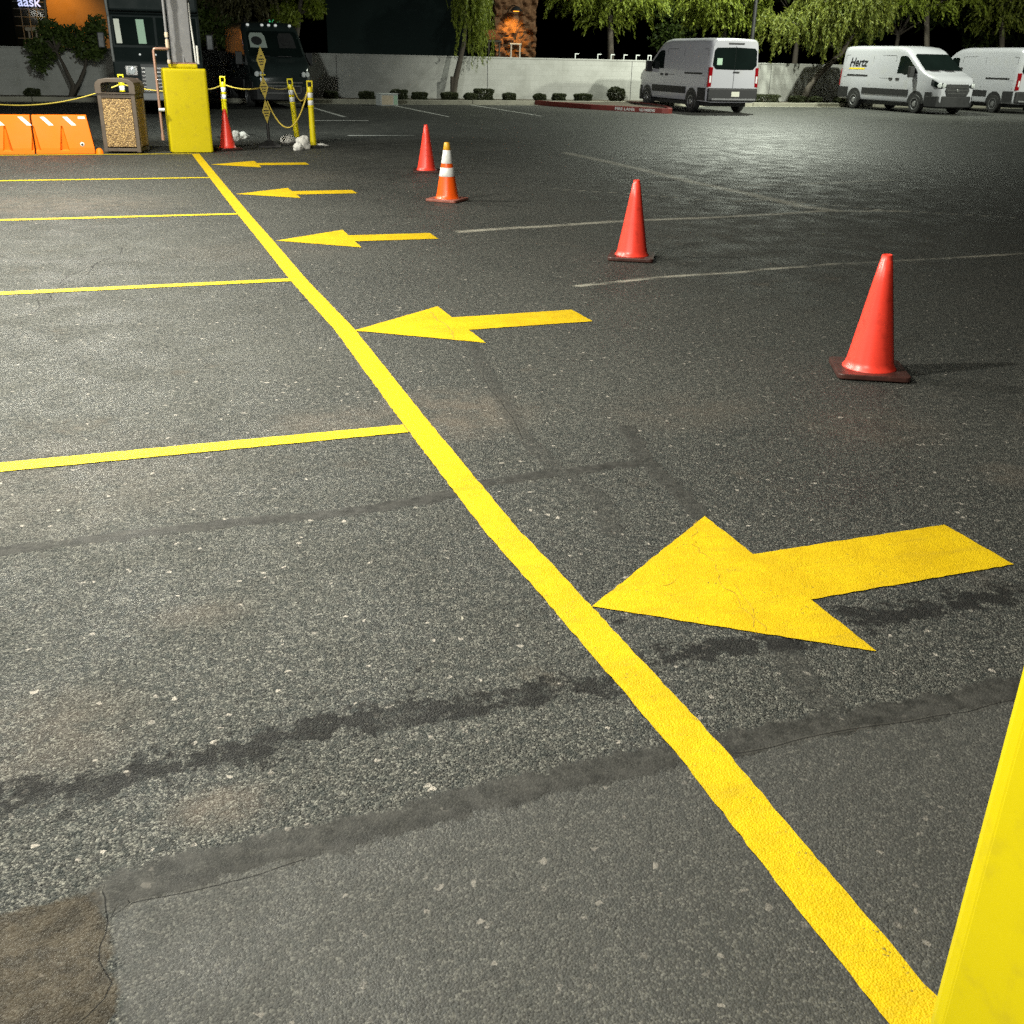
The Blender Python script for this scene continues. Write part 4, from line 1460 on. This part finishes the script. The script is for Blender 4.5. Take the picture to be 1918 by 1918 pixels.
d1 = (b - a0).normalized()
ang = math.atan2(d1.y, d1.x)
for s_, f, w_, nm in (('FIRE LANE', 0.36, 0.80, 'fire_lane_text'), ('NO PARKING', 0.70, 0.62, 'no_parking_text')):
    p = a0 + (b - a0) * f
    nrm = Vector((d1.y, -d1.x, 0))
    mw = Matrix.Translation(p + nrm * 0.032 + Vector((0, 0, 0.035))) @ Matrix.Rotation(ang, 4, 'Z') @ Matrix.Rotation(R(90), 4, 'X')
    o = lettering(nm, s_, 0.13, 'white', None, mw, bold=0.002, depth=0.004, width=w_)
    tag(o, 'white stencilled words ' + s_ + ' on the red kerb', 'lettering')

t = thing('block_wall', 'long pale painted block wall behind the planter', 'wall', (0, WY, 0))
bm = box((-30, 0, 0), (75, 0.2, 1.60))
finish('wall_face', bm, 'wall', t)
bm = bmesh.new()
for k in range(34):
    add_box(bm, (-30 + k * 3.1, -0.012, 1.6002), (-30 + k * 3.1 + 3.09, 0.212, 1.655))
finish('coping', bm, 'wall', t, bevel=0.01)
bm = bmesh.new()
for k in (8, 14, 20.3, 27, 34, 41):
    add_box(bm, (k, -0.004, 0.1), (k + 0.02, 0.0, 1.6))
finish('control_joint', bm, 'trim', t)

# white box on the lot by the kerb
g = G(716, 199)
t = thing('white_box', 'white cabinet box standing on the lot against the kerb', 'box', (9.05, 38.4, 0), R(14))
finish('cabinet', box((-0.28, -0.2, 0.0), (0.40, 0.2, 0.37)), 'white', t, bevel=0.012)
finish('lid', box((-0.30, -0.22, 0.3702), (0.42, 0.22, 0.40)), 'white', t, bevel=0.01)
finish('front_panel', box((-0.24, -0.206, 0.03), (0.21, -0.2005, 0.34)), 'beige', t, bevel=0.004)
finish('side_panel', box((0.24, -0.206, 0.03), (0.38, -0.2005, 0.34)), 'paper', t, bevel=0.004)


# ------------------------------------------------------------------ plants
def cards_mesh(name, P, D, Lw, mat, parent=None, up=None, curl=0.0):
    """P centres (n,3), D directions (n,3), Lw lengths/widths (n,2): one leaf blade each"""
    n = len(P)
    D = D / np.linalg.norm(D, axis=1)[:, None]
    rnd = rng.normal(size=(n, 3))
    S = np.cross(D, rnd)
    S /= np.linalg.norm(S, axis=1)[:, None] + 1e-9
    Lh = Lw[:, :1] * 0.5
    Wh = Lw[:, 1:] * 0.5
    v = np.stack([P - D * Lh, P + S * Wh - D * Lh * 0.1, P + D * Lh, P - S * Wh - D * Lh * 0.1], 1).reshape(-1, 3).astype(np.float32)
    me = bpy.data.meshes.new(name)
    me.vertices.add(4 * n)
    me.vertices.foreach_set('co', v.ravel())
    me.loops.add(4 * n)
    me.loops.foreach_set('vertex_index', np.arange(4 * n, dtype=np.int32))
    me.polygons.add(n)
    me.polygons.foreach_set('loop_start', np.arange(0, 4 * n, 4, dtype=np.int32))
    me.update()
    at = me.attributes.new('tint', 'FLOAT', 'POINT')
    at.data.foreach_set('value', np.repeat(np.clip(rng.normal(0.5, 0.28, n), 0, 1), 4).astype(np.float32))
    me.materials.append(MAT[mat])
    o = bpy.data.objects.new(name, me)
    col.objects.link(o)
    if parent is not None:
        o.parent = parent
    return o


def weeping(clumps, strands, lmin, lmax, step, leaf, out=0.25):
    """hanging strands of narrow leaflets dropped from clumps (x,y,z,rx,ry,rz)"""
    P, D = [], []
    tot = sum(c[3] * c[4] for c in clumps)
    for cx, cy, cz, rx, ry, rz in clumps:
        ns = max(4, int(strands * rx * ry / tot))
        for _ in range(ns):
            while True:
                q = rng.uniform(-1, 1, 3)
                if 0.15 < q @ q < 1:
                    break
            p = np.array([cx + q[0] * rx, cy + q[1] * ry, cz + q[2] * rz])
            d = np.array([q[0] * out, q[1] * out, -1.0 + 0.5 * rng.random() + 0.75 * min(out, 1.2)])
            Ls = rng.uniform(lmin, lmax)
            m = int(Ls / step)
            for _k in range(m):
                d = d + np.array([rng.normal(0, .07), rng.normal(0, .07), -0.10 if out < 0.5 else -0.13])
                d = d / np.linalg.norm(d)
                p = p + d * step
                for sgn in (-1, 1):
                    P.append(p + rng.normal(0, 0.025, 3))
                    D.append(d + rng.normal(0, 0.45, 3))
    P, D = np.array(P), np.array(D)
    Lw = np.stack([rng.uniform(0.7, 1.3, len(P)) * leaf[0], rng.uniform(0.7, 1.3, len(P)) * leaf[1]], 1)
    return P, D, Lw


def bushy(clumps, count, leaf, shell=0.35):
    P, D = [], []
    tot = sum(c[3] * c[4] * c[5] for c in clumps)
    for cx, cy, cz, rx, ry, rz in clumps:
        k = max(10, int(count * rx * ry * rz / tot))
        q = rng.normal(size=(k, 3))
        q /= np.linalg.norm(q, axis=1)[:, None]
        r = rng.uniform(shell, 1.0, (k, 1)) ** 0.6 * (1 + rng.normal(0, .12, (k, 1)))
        P.append(np.array([cx, cy, cz]) + q * r * np.array([rx, ry, rz]))
        D.append(q + rng.normal(0, 0.8, (k, 3)))
    P, D = np.concatenate(P), np.concatenate(D)
    Lw = np.stack([rng.uniform(0.6, 1.4, len(P)) * leaf[0], rng.uniform(0.6, 1.4, len(P)) * leaf[1]], 1)
    return P, D, Lw


def split(n, c, r, rr, seed):
    """n small clumps scattered through an ellipsoid"""
    g = np.random.default_rng(seed)
    out = []
    while len(out) < n:
        q = g.uniform(-1, 1, 3)
        if q @ q < 1:
            k = g.uniform(0.7, 1.35)
            out.append((c[0] + q[0] * r[0], c[1] + q[1] * r[1], c[2] + q[2] * r[2], rr * k, rr * k, rr * k * 0.7))
    return out


def make_tree(name, label, trunks, clumps, leaves, mat, limb_from=None, group=None):
    base = trunks[0][0][0]
    t = thing(name, label, 'tree', (0, 0, 0), 0, group)
    bm = bmesh.new()
    for pts, rads in trunks:
        add_tube(bm, pts, rads, 9)
    finish('trunk', bm, 'bark', t, smooth=60)
    bm = bmesh.new()
    src = [Vector(p) for p in (limb_from or [trunks[0][0][-1]])]
    for i, c in enumerate(clumps):
        e = Vector(c[:3])
        s0 = min(src, key=lambda q: (q - e).length)
        m = s0.lerp(e, 0.5) + Vector((random.uniform(-.15, .15), random.uniform(-.15, .15), 0.2))
        add_tube(bm, [s0, m, e], [0.05, 0.03, 0.012], 5)
    finish('limbs', bm, 'bark', t, smooth=60)
    cards_mesh('crown', *leaves, mat, t)
    return t


def T(px, py, y):
    return tuple(AT(px, py, y))


# slim weeping tree in the planter, right of centre-left
y = 41.15
tr = [T(848, 181, y), T(853, 150, y), T(862, 112, y), T(869, 80, y), T(873, 40, y), T(870, 0, y), T(876, -60, y), T(880, -110, y)]
tr[0] = (tr[0][0], y, 0.10)
st = [T(847, 182, y), T(847, 160, y), T(847, 143, y)]
st[0] = (st[0][0], y, 0.10)
cl = [(*T(890, -40, y), .45, .5, .5), (*T(862, -30, y), .35, .45, .4), (*T(905, -20, y), .35, .4, .35), (*T(880, -100, y), .7, .7, .6), (*T(898, 10, y), .25, .3, .25)]
lv1 = weeping(cl, 170, 1.0, 2.5, 0.07, (0.17, 0.035), 0.08)
make_tree('weeping_tree', 'slim weeping tree with a leaning trunk and cut stub in the planter', [(tr, [.13, .115, .10, .085, .07, .06, .05, .04]), (st, [.085, .08, .075])], cl, lv1, 'bright_leaf', [tr[4], tr[5], tr[6], tr[7]], 'trees along the wall')

# leaning tree between the first and second white van
y = 40.9
tr = [T(1503, 194, y), T(1515, 165, y), T(1530, 143, y), T(1552, 122, y), T(1577, 98, y), T(1600, 60, y), T(1610, 0, y)]
tr[0] = (tr[0][0], y, 0.08)
cl = split(22, T(1570, -10, y), (2.1, 1.3, 1.3), 0.55, 3) + [(*T(1480, 40, y), .6, .6, .5), (*T(1640, 10, y), .6, .6, .5), (*T(1545, 40, y), .6, .6, .4), (*T(1610, 60, y), .4, .5, .3), (*T(1455, 30, y), .5, .5, .4)]
lv2 = weeping(cl, 1100, 0.5, 1.5, 0.08, (0.17, 0.05), 0.7)
make_tree('weeping_tree', 'leaning tree with drooping foliage between the two nearest white vans', [(tr, [.16, .145, .13, .12, .10, .08, .05])], cl, lv2, 'olive_leaf', [tr[4], tr[5], tr[6]], 'trees along the wall')

# bright trees beyond the wall
y = 45.5
for (lab, px, wpx, top, low, n, ns, seed, mat, dens) in (
        ('bright weeping tree beyond the wall left of the first white van', 1140, 100, -60, 62, 22, 900, 5, 'bright_leaf', 1.3),
        ('bright wide tree beyond the wall just above the first white van', 1355, 105, -70, 72, 28, 1300, 8, 'bright_leaf', 1.5),
        ('yellow-green tree beyond the wall above the lettered van\'s cab', 1738, 80, -60, 72, 18, 820, 11, 'bright_leaf', 1.2),
        ('dimmer olive tree beyond the wall at the photo\'s right edge', 1880, 80, -70, 62, 18, 700, 13, 'olive_leaf', 1.2),
        ('brownish feathery tree rising behind the dark green van', 455, 46, -60, 45, 12, 460, 17, 'brown_leaf', 1.0)):
    c = T(px, (top + low) / 2 - 20, y)
    e = T(px + wpx, (top + low) / 2 - 20, y)
    rx = abs(e[0] - c[0]) * 0.85
    rz = abs(T(px, top, y)[2] - T(px, low, y)[2]) * 0.5
    cl = split(n, c, (rx, 1.4, rz), 0.46, seed)
    lv = weeping(cl, ns, 0.5, 1.25, 0.08, (0.17, 0.055), dens)
    b0 = T(px + 4, 100, y)
    tr = [(b0[0], y, 0), (b0[0] + .05, y, 1.2), (c[0] + .1, y, c[2] - rz * .5), (c[0], y, c[2] + rz * .4)]
    make_tree('weeping_tree', lab, [(tr, [.18, .15, .12, .06])], cl, lv, mat, [tr[2], tr[3]], 'trees along the wall')

# bushier trees
y = 45
cl = split(14, T(568, 5, y), (1.0, 1.0, 1.1), 0.45, 21)
b0 = T(548, 100, y)
tr = [(b0[0], y, 0), (b0[0] + .05, y, 1.6), T(560, 30, y), T(568, -30, y)]
make_tree('leafy_tree', 'rounded dark green tree beyond the wall right of the dark van\'s roof', [(tr, [.16, .13, .1, .06])], cl, bushy(cl, 3600, (0.18, 0.075)), 'bright_leaf', [tr[2], tr[3]], 'trees along the wall')
y = 40.6
b0 = (T(133, 183, y)[0], y, 0.1)
s1 = [b0, T(137, 160, y), T(122, 128, y), T(105, 95, y)]
s2 = [b0, T(150, 150, y), T(160, 125, y), T(163, 90, y)]
cl = split(20, T(128, 72, y), (1.25, 0.7, 0.62), 0.34, 23) + [(*T(85, 105, y), .4, .4, .3), (*T(72, 120, y), .3, .3, .3), (*T(180, 45, y), .35, .3, .3), (*T(185, 90, y), .3, .3, .3)]
make_tree('leafy_tree', 'small bushy dark tree with forked stems left of the step van', [(s1, [.09, .075, .06, .04]), (s2, [.075, .06, .05, .03])], cl, bushy(cl, 5200, (0.15, 0.07)), 'dark_leaf', [s1[3], s2[3]], 'trees along the wall')
# darker trees standing farther back
y = 52
for i, (px, w, lab) in enumerate(((1265, 55, 'shadowy far tree between the two bright trees beyond the wall'), (1500, 120, 'wide shadowy far tree behind the leaning tree'),
                                  (1690, 90, 'shadowy far tree behind the lettered van\'s roof'), (1850, 100, 'shadowy far tree behind the last white van'), (395, 70, 'shadowy far tree behind the grey steel column'))):
    c = T(px, 20, y)
    cl = split(9, c, (abs(T(px + w, 20, y)[0] - c[0]), 1.5, 1.9), 0.9, 40 + i)
    tr = [(c[0], y, 0), (c[0], y, 1.5), (c[0], y, 3.2)]
    make_tree('shadow_tree', lab, [(tr, [.2, .16, .1])], cl, bushy(cl, 2200, (0.32, 0.14)), 'dark_leaf', [tr[2]], 'dark trees farther back')

# trimmed shrubs in the planter
shr = [(47, 78, 174, 184, 'low dark shrub by the wall at the photo\'s far left'),
       (608, 632, 174, 190, 'squarish trimmed shrub just right of the rightmost yellow post'),
       (674, 700, 178, 190, 'low trimmed shrub below the dark curved shadow on the wall'),
       (732, 762, 168, 190, 'trimmed shrub directly behind the white box'),
       (773, 799, 174, 190, 'trimmed shrub just right of the white box'),
       (828, 856, 176, 191, 'flat topped shrub at the slim weeping tree\'s foot'),
       (870, 893, 181, 191, 'small low shrub right of the slim weeping tree'),
       (889, 921, 166, 191, 'tall square shrub right of the slim weeping tree'),
       (943, 964, 178, 191, 'small square shrub below the amber lit stone wall'),
       (1000, 1022, 183, 191, 'lowest mound shrub left of the fire lane island'),
       (1036, 1057, 176, 191, 'square shrub behind the left end of the fire lane island'),
       (1078, 1105, 176, 191, 'wide shrub behind the middle of the fire lane island'),
       (1139, 1168, 163, 192, 'largest round shrub, left of the first white van\'s nose'),
       (1409, 1453, 177, 195, 'wide greenish shrub just right of the first white van'),
       (1481, 1505, 182, 196, 'shrub left of the leaning tree\'s foot'),
       (1517, 1536, 187, 196, 'small round shrub right of the leaning tree\'s foot'),
       (1563, 1585, 187, 196, 'small low shrub behind the lettered van\'s rear bumper')]
for i, (xa, xb, ya, yb, lab) in enumerate(shr):
    y = 40.35 + (i % 3) * 0.18
    a, b = AT(xa, yb, y), AT(xb, yb, y)
    h = max(0.28, AT((xa + xb) / 2, ya, y).z - 0.10)
    w = (b.x - a.x) / 2
    t = thing('trimmed_shrub', lab, 'shrub', ((a.x + b.x) / 2, y, 0.10), 0, 'trimmed shrubs in the planter')
    round_ = 0.75 if i in (0, 6, 9, 12, 15, 16) else 0.35
    n = int(700 + 900 * w)
    q = rng.uniform(-1, 1, (n * 2, 3))
    m = np.max(np.abs(q), axis=1)
    q = q / m[:, None]
    sph = q / np.linalg.norm(q, axis=1)[:, None]
    q = q * (1 - round_) + sph * round_
    q *= rng.uniform(0.78, 1.04, (n * 2, 1)) * (1 + 0.10 * np.sin(q[:, :1] * 5 + i) * np.cos(q[:, 2:] * 4 + i))
    P = np.stack([q[:, 0] * w, q[:, 1] * min(w, .38), h / 2 + q[:, 2] * h / 2], 1)
    P = P[P[:, 2] > 0.0]
    D = P - np.array([0, 0, h / 2]) + rng.normal(0, .25, P.shape)
    Lw = np.stack([rng.uniform(.05, .10, len(P)), rng.uniform(.03, .05, len(P))], 1)
    cards_mesh('foliage', P, D, Lw, 'grey_leaf', t)
    bm = bmesh.new()
    for k in range(5):
        an = k * 1.3 + i
        add_tube(bm, [(0, 0, 0), (0.3 * w * math.cos(an), 0.2 * w * math.sin(an), h * .4), (0.6 * w * math.cos(an), 0.4 * w * math.sin(an), h * .8)], [.02, .014, .008], 5)
    finish('stems', bm, 'bark', t)


# ------------------------------------------------------------------ buildings in the dark
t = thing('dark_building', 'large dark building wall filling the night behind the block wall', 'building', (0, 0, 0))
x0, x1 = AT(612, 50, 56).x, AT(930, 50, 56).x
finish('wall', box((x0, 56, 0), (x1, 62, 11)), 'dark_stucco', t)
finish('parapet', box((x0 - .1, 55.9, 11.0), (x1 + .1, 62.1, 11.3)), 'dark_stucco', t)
bm = bmesh.new()
for k in range(4):
    add_box(bm, (x0 + 1.2 + k * 2.4, 55.96, 5.0), (x0 + 2.6 + k * 2.4, 56.004, 6.6))
finish('window', bm, 'glass', t)

t = thing('office_building', 'amber lit building with a dark window grid at the photo\'s left', 'building', (0, 0, 0))
yb = 60
xw0, xw1 = AT(-60, 20, yb).x, AT(88, 20, yb).x
xo1 = AT(203, 20, yb).x
finish('wall', box((xw1 + 0.02, yb, 0), (xo1 + 0.5, yb + 5, 9)), 'tan_stucco', t)
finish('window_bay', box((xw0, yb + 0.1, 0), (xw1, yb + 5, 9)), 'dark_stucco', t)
finish('glazing', box((AT(22, 20, yb).x, yb + 0.06, 1.0), (xw1 - 0.05, yb + 0.098, 8)), 'glass', t)
bm = bmesh.new()
for px in (40, 55, 70, 93):
    xx = AT(px, 30, yb).x
    if xx < xw1:
        add_box(bm, (xx - 0.018, yb + 0.02, 1.0), (xx + 0.018, yb + 0.059, 8))
for zz in (1.3, 2.0, 2.55, 2.95, 3.3, 3.62, 4.4, 5.2):
    add_box(bm, (AT(25, 20, yb).x, yb + 0.025, zz - 0.015), (xw1 - 0.05, yb + 0.055, zz + 0.015))
finish('mullion', bm, 'mullion', t)
p = AT(34, 11, yb - 0.1)
mw = Matrix.Translation((p.x, yb - 0.05, p.z)) @ Matrix.Rotation(R(90), 4, 'X')
o = lettering('lit_sign', 'aask', 0.62, 'sign_light', None, mw, depth=0.02, bold=0.006, width=AT(77, 11, yb).x - p.x)
tag(o, 'bluish lit letters over the dark window grid at top left', 'sign')
o = finish('beige_pole', tube([T(87, 47, 55), T(84, 10, 55), T(81, -60, 55)], 0.06), 'beige', None, smooth=60)
tag(o, 'thin beige pole in front of the window grid', 'pole')
for i, (pa, pb) in enumerate((((47, 51), (59, 58)), ((60, 51), (73, 58)))):
    a, b = AT(pa[0], pb[1], 50), AT(pb[0], pa[1], 50)
    o = finish('beige_box', box((a.x, 50, a.z - 0.0), (b.x - 0.03, 50.3, b.z)), 'beige', None, bevel=0.02)
    bm = bmesh.new()
    lp = finish('leg', box(((a.x + b.x) / 2 - 0.03, 50.1, 0), ((a.x + b.x) / 2 + 0.03, 50.16, a.z - 0.001)), 'beige', o)
    tag(o, ('left' if i == 0 else 'right') + ' one of two pale beige boxes under the dark window grid', 'utility box', 'beige utility boxes beyond the wall')

# stone wall with the amber lamp
yb = 54
c = AT(963, 60, yb)
t = thing('stone_wall', 'rough stone wall washed by an amber lamp beyond the block wall', 'wall', (0, 0, 0))
a, b = AT(926, 40, yb).x, AT(1003, 40, yb).x
bm = bmesh.new()
N, Mz = 44, 60
grid = []
for i in range(N + 1):
    row = []
    for j in range(Mz + 1):
        x = a + (b - a) * i / N
        z = 5.2 * j / Mz
        q = Vector((x * 1.6, z * 2.6, 3))
        cell = mnoise.voronoi(q)[0]
        d = 0.30 * min(1, (cell[1] - cell[0]) * 2.2) + 0.14 * mnoise.noise(q * 2.3)
        row.append(bm.verts.new((x, yb - d, z)))
    grid.append(row)
for i in range(N):
    for j in range(Mz):
        bm.faces.new((grid[i][j], grid[i + 1][j], grid[i + 1][j + 1], grid[i][j + 1]))
bk = [bm.verts.new(p) for p in ((a, yb + 0.6, 0), (b, yb + 0.6, 0), (b, yb + 0.6, 5.2), (a, yb + 0.6, 5.2))]
bm.faces.new([grid[0][j] for j in range(Mz + 1)] + [bk[3], bk[0]])
bm.faces.new([grid[N][j] for j in range(Mz + 1)][::-1] + [bk[1], bk[2]])
bm.faces.new([grid[i][Mz] for i in range(N + 1)] + [bk[2], bk[3]])
bm.faces.new(bk)
finish('masonry', bm, 'stone', t)
p = AT(955, 82, yb - 0.5)
q = AT(977, 82, yb - 0.5)
o = finish('white_rail', box((p.x, p.y, p.z - 0.035), (q.x, p.y + 0.08, p.z + 0.035)), 'white', None, bevel=0.01)
finish('rail_post', box((p.x + .05, p.y + .01, 0), (p.x + .11, p.y + .07, p.z - 0.036)), 'white', o)
finish('rail_post', box((q.x - .11, p.y + .01, 0), (q.x - .05, p.y + .07, p.z - 0.036)), 'white', o)
tag(o, 'short white rail in front of the amber lit stone wall', 'rail')
lp = AT(967, 22, yb - 0.75)
t = thing('wall_lamp', 'amber wall lamp with a dark shade above the stone wall', 'lamp', lp)
finish('shade', lathe([(0.30, 0.03), (0.29, 0.06), (0.16, 0.20), (0.05, 0.26)], 20), 'black', t, smooth=40)
finish('lamp_lens', lathe([(0.14, 0.01), (0.15, 0.028), (0.10, 0.03)], 16), 'amber_glow', t)
finish('arm', tube([(0, 0, 0.24), (0, 0.3, 0.3), (0, 0.8, 0.28)], 0.03), 'black', t)
t = thing('tiled_canopy', 'small sloping clay tile roof left of the amber lamp', 'roof', (0, 0, 0))
p, q = AT(908, 72, 53), AT(934, 72, 53)
u = AT(910, 57, 53)
bm = bmesh.new()
nt = 7
for k in range(nt):
    xx = p.x + (q.x - p.x) * (k + 0.5) / nt
    add_tube(bm, [(xx, 52.6, p.z), (xx - 0.12, 53.3, u.z)], 0.06, 8)
finish('clay_tiles', bm, 'tile', t, smooth=50)
finish('canopy_beam', box((p.x, 52.55, p.z - 0.16), (q.x, 53.4, p.z - 0.07)), 'bark', t)
for xx in (p.x + .05, q.x - .12):
    finish('canopy_post', box((xx, 52.6, 0), (xx + .07, 52.67, p.z - .161)), 'bark', t)

# small white brackets showing over the wall
for i, (px, lab) in enumerate(((1080, 'leftmost'), (1122, 'second from left'), (1147, 'middle'), (1171, 'second from right'), (1194, 'rightmost open'), (1216, 'rightmost square'))):
    p = AT(px, 112, 43.2)
    bm = bmesh.new()
    h = 1.86
    add_box(bm, (p.x - .09, 43.18, 0), (p.x - .055, 43.22, h))
    add_box(bm, (p.x - .054, 43.18, h - .035), (p.x + .09, 43.22, h))
    if i == 5:
        add_box(bm, (p.x + .055, 43.18, 0), (p.x + .09, 43.22, h - .036))
    o = finish('white_bracket', bm, 'white')
    tag(o, 'small white bracket over the wall, ' + lab + ' of the row', 'bracket', 'white brackets over the wall top')
p = AT(503, 47, 50)
o = lettering('green_sign', 'lo', 0.55, 'green_light', None, Matrix.Translation(p) @ Matrix.Rotation(R(90), 4, 'X'), depth=0.02)
tag(o, 'tiny green lit letters among dark leaves over the dark van', 'sign')

# lot light pole
pb = AT(1410, 60, 39.95)
t = thing('light_pole', 'tall dark light pole rising behind the first white van', 'light pole', (pb.x, 39.95, 0))
finish('pole_base', lathe([(0.28, 0.0), (0.28, 0.55), (0.25, 0.6)], 20), 'kerb', t, smooth=40)
finish('pole', tube([(0, 0, 0.6), (0, 0, 11.0)], [0.085, 0.06], 12), 'black', t, smooth=60)
finish('lamp_arm', tube([(0, 0, 10.9), (0, -1.0, 11.0)], 0.04), 'black', t, smooth=60)
finish('lamp_head', box((-0.2, -1.75, 10.95), (0.2, -0.95, 11.1)), 'black', t, bevel=0.03)
finish('lamp_lens', box((-0.15, -1.68, 10.93), (0.15, -1.05, 10.948)), 'lamp_glow', t)
POLE = Vector((pb.x, 38.6, 10.85))


# ------------------------------------------------------------------ light
world = bpy.data.worlds.new('World')
scene.world = world
world.use_nodes = True
wn = world.node_tree
bg = wn.nodes['Background']
sky = wn.nodes.new('ShaderNodeTexSky')
sky.sky_type = 'NISHITA'
sky.sun_disc = False
sky.sun_elevation = R(-4)
sky.sun_rotation = R(200)
wn.links.new(sky.outputs[0], bg.inputs[0])
bg.inputs[1].default_value = 0.05


def lamp(name, typ, loc, power, color, target=None, **kw):
    d = bpy.data.lights.new(name, typ)
    d.energy = power
    d.color = color
    for k, v in kw.items():
        setattr(d, k, v)
    o = bpy.data.objects.new(name, d)
    col.objects.link(o)
    o.location = loc
    if target is not None:
        o.rotation_euler = (Vector(target) - Vector(loc)).to_track_quat('-Z', 'Y').to_euler()
    return o


COOL = (1.0, 0.98, 0.86)
for (x, y, p) in ((-1.2, 1.0, 350), (-1.2, 5.4, 720), (-1.2, 9.8, 600), (-1.2, 14.2, 520), (-1.2, 18.4, 340), (-5.6, 5.0, 110), (-5.6, 14.0, 130)):
    lamp('canopy_light', 'AREA', (x, y, 4.3), p, COOL, (x, y, 0), shape='DISK', size=0.25)
lamp('pole_light', 'SPOT', POLE, 8500, (0.93, 1.0, 0.84), POLE + Vector((0, -0.02, -1)), spot_size=R(155.6), spot_blend=0.3, shadow_soft_size=0.25)
lamp('aisle_light', 'SPOT', (23.5, 20, 8.5), 9500, (0.97, 1.0, 0.86), (20.2, 36, 2.2), spot_size=R(44), spot_blend=0.7, shadow_soft_size=0.2)
lamp('aisle_light', 'SPOT', (33, 19, 9.5), 13000, (0.95, 1.0, 0.84), (29, 45, 5.4), spot_size=R(74), spot_blend=0.6, shadow_soft_size=0.3)
lamp('fill_spot', 'SPOT', (0.4, 20.75, 4.4), 2300, (0.92, 1.0, 0.93), (5.5, 41, 1.8), spot_size=R(125), spot_blend=0.7, shadow_soft_size=0.2)  # added flood without a fixture, brightens the dark vans, trees and block wall
lamp('fill_spot', 'SPOT', (1.2, 20.75, 4.4), 3200, (0.98, 0.98, 0.95), (20.6, 36.5, 2.0), spot_size=R(20), spot_blend=0.8, shadow_soft_size=0.2)  # added narrow spot, lifts the shaded side of the first white van
lamp('amber_light', 'SPOT', lp + Vector((0, 0, -0.02)), 170, (1.0, 0.44, 0.03), lp + Vector((0, 0.5, -0.9)), spot_size=R(95), spot_blend=0.8, shadow_soft_size=0.08)
pq = AT(105, -30, 58.2)
lamp('amber_facade_light', 'SPOT', pq, 170, (1.0, 0.5, 0.08), (pq.x + .2, 60, 2.6), spot_size=R(110), spot_blend=0.8, shadow_soft_size=0.15)

scene.view_settings.view_transform = 'Standard'
scene.view_settings.look = 'None'
scene.view_settings.exposure = 0.38
scene.view_settings.gamma = 1
scene.render.engine = 'CYCLES'
scene.cycles.use_denoising = False
scene.cycles.max_bounces = 6
scene.cycles.sample_clamp_indirect = 1.5
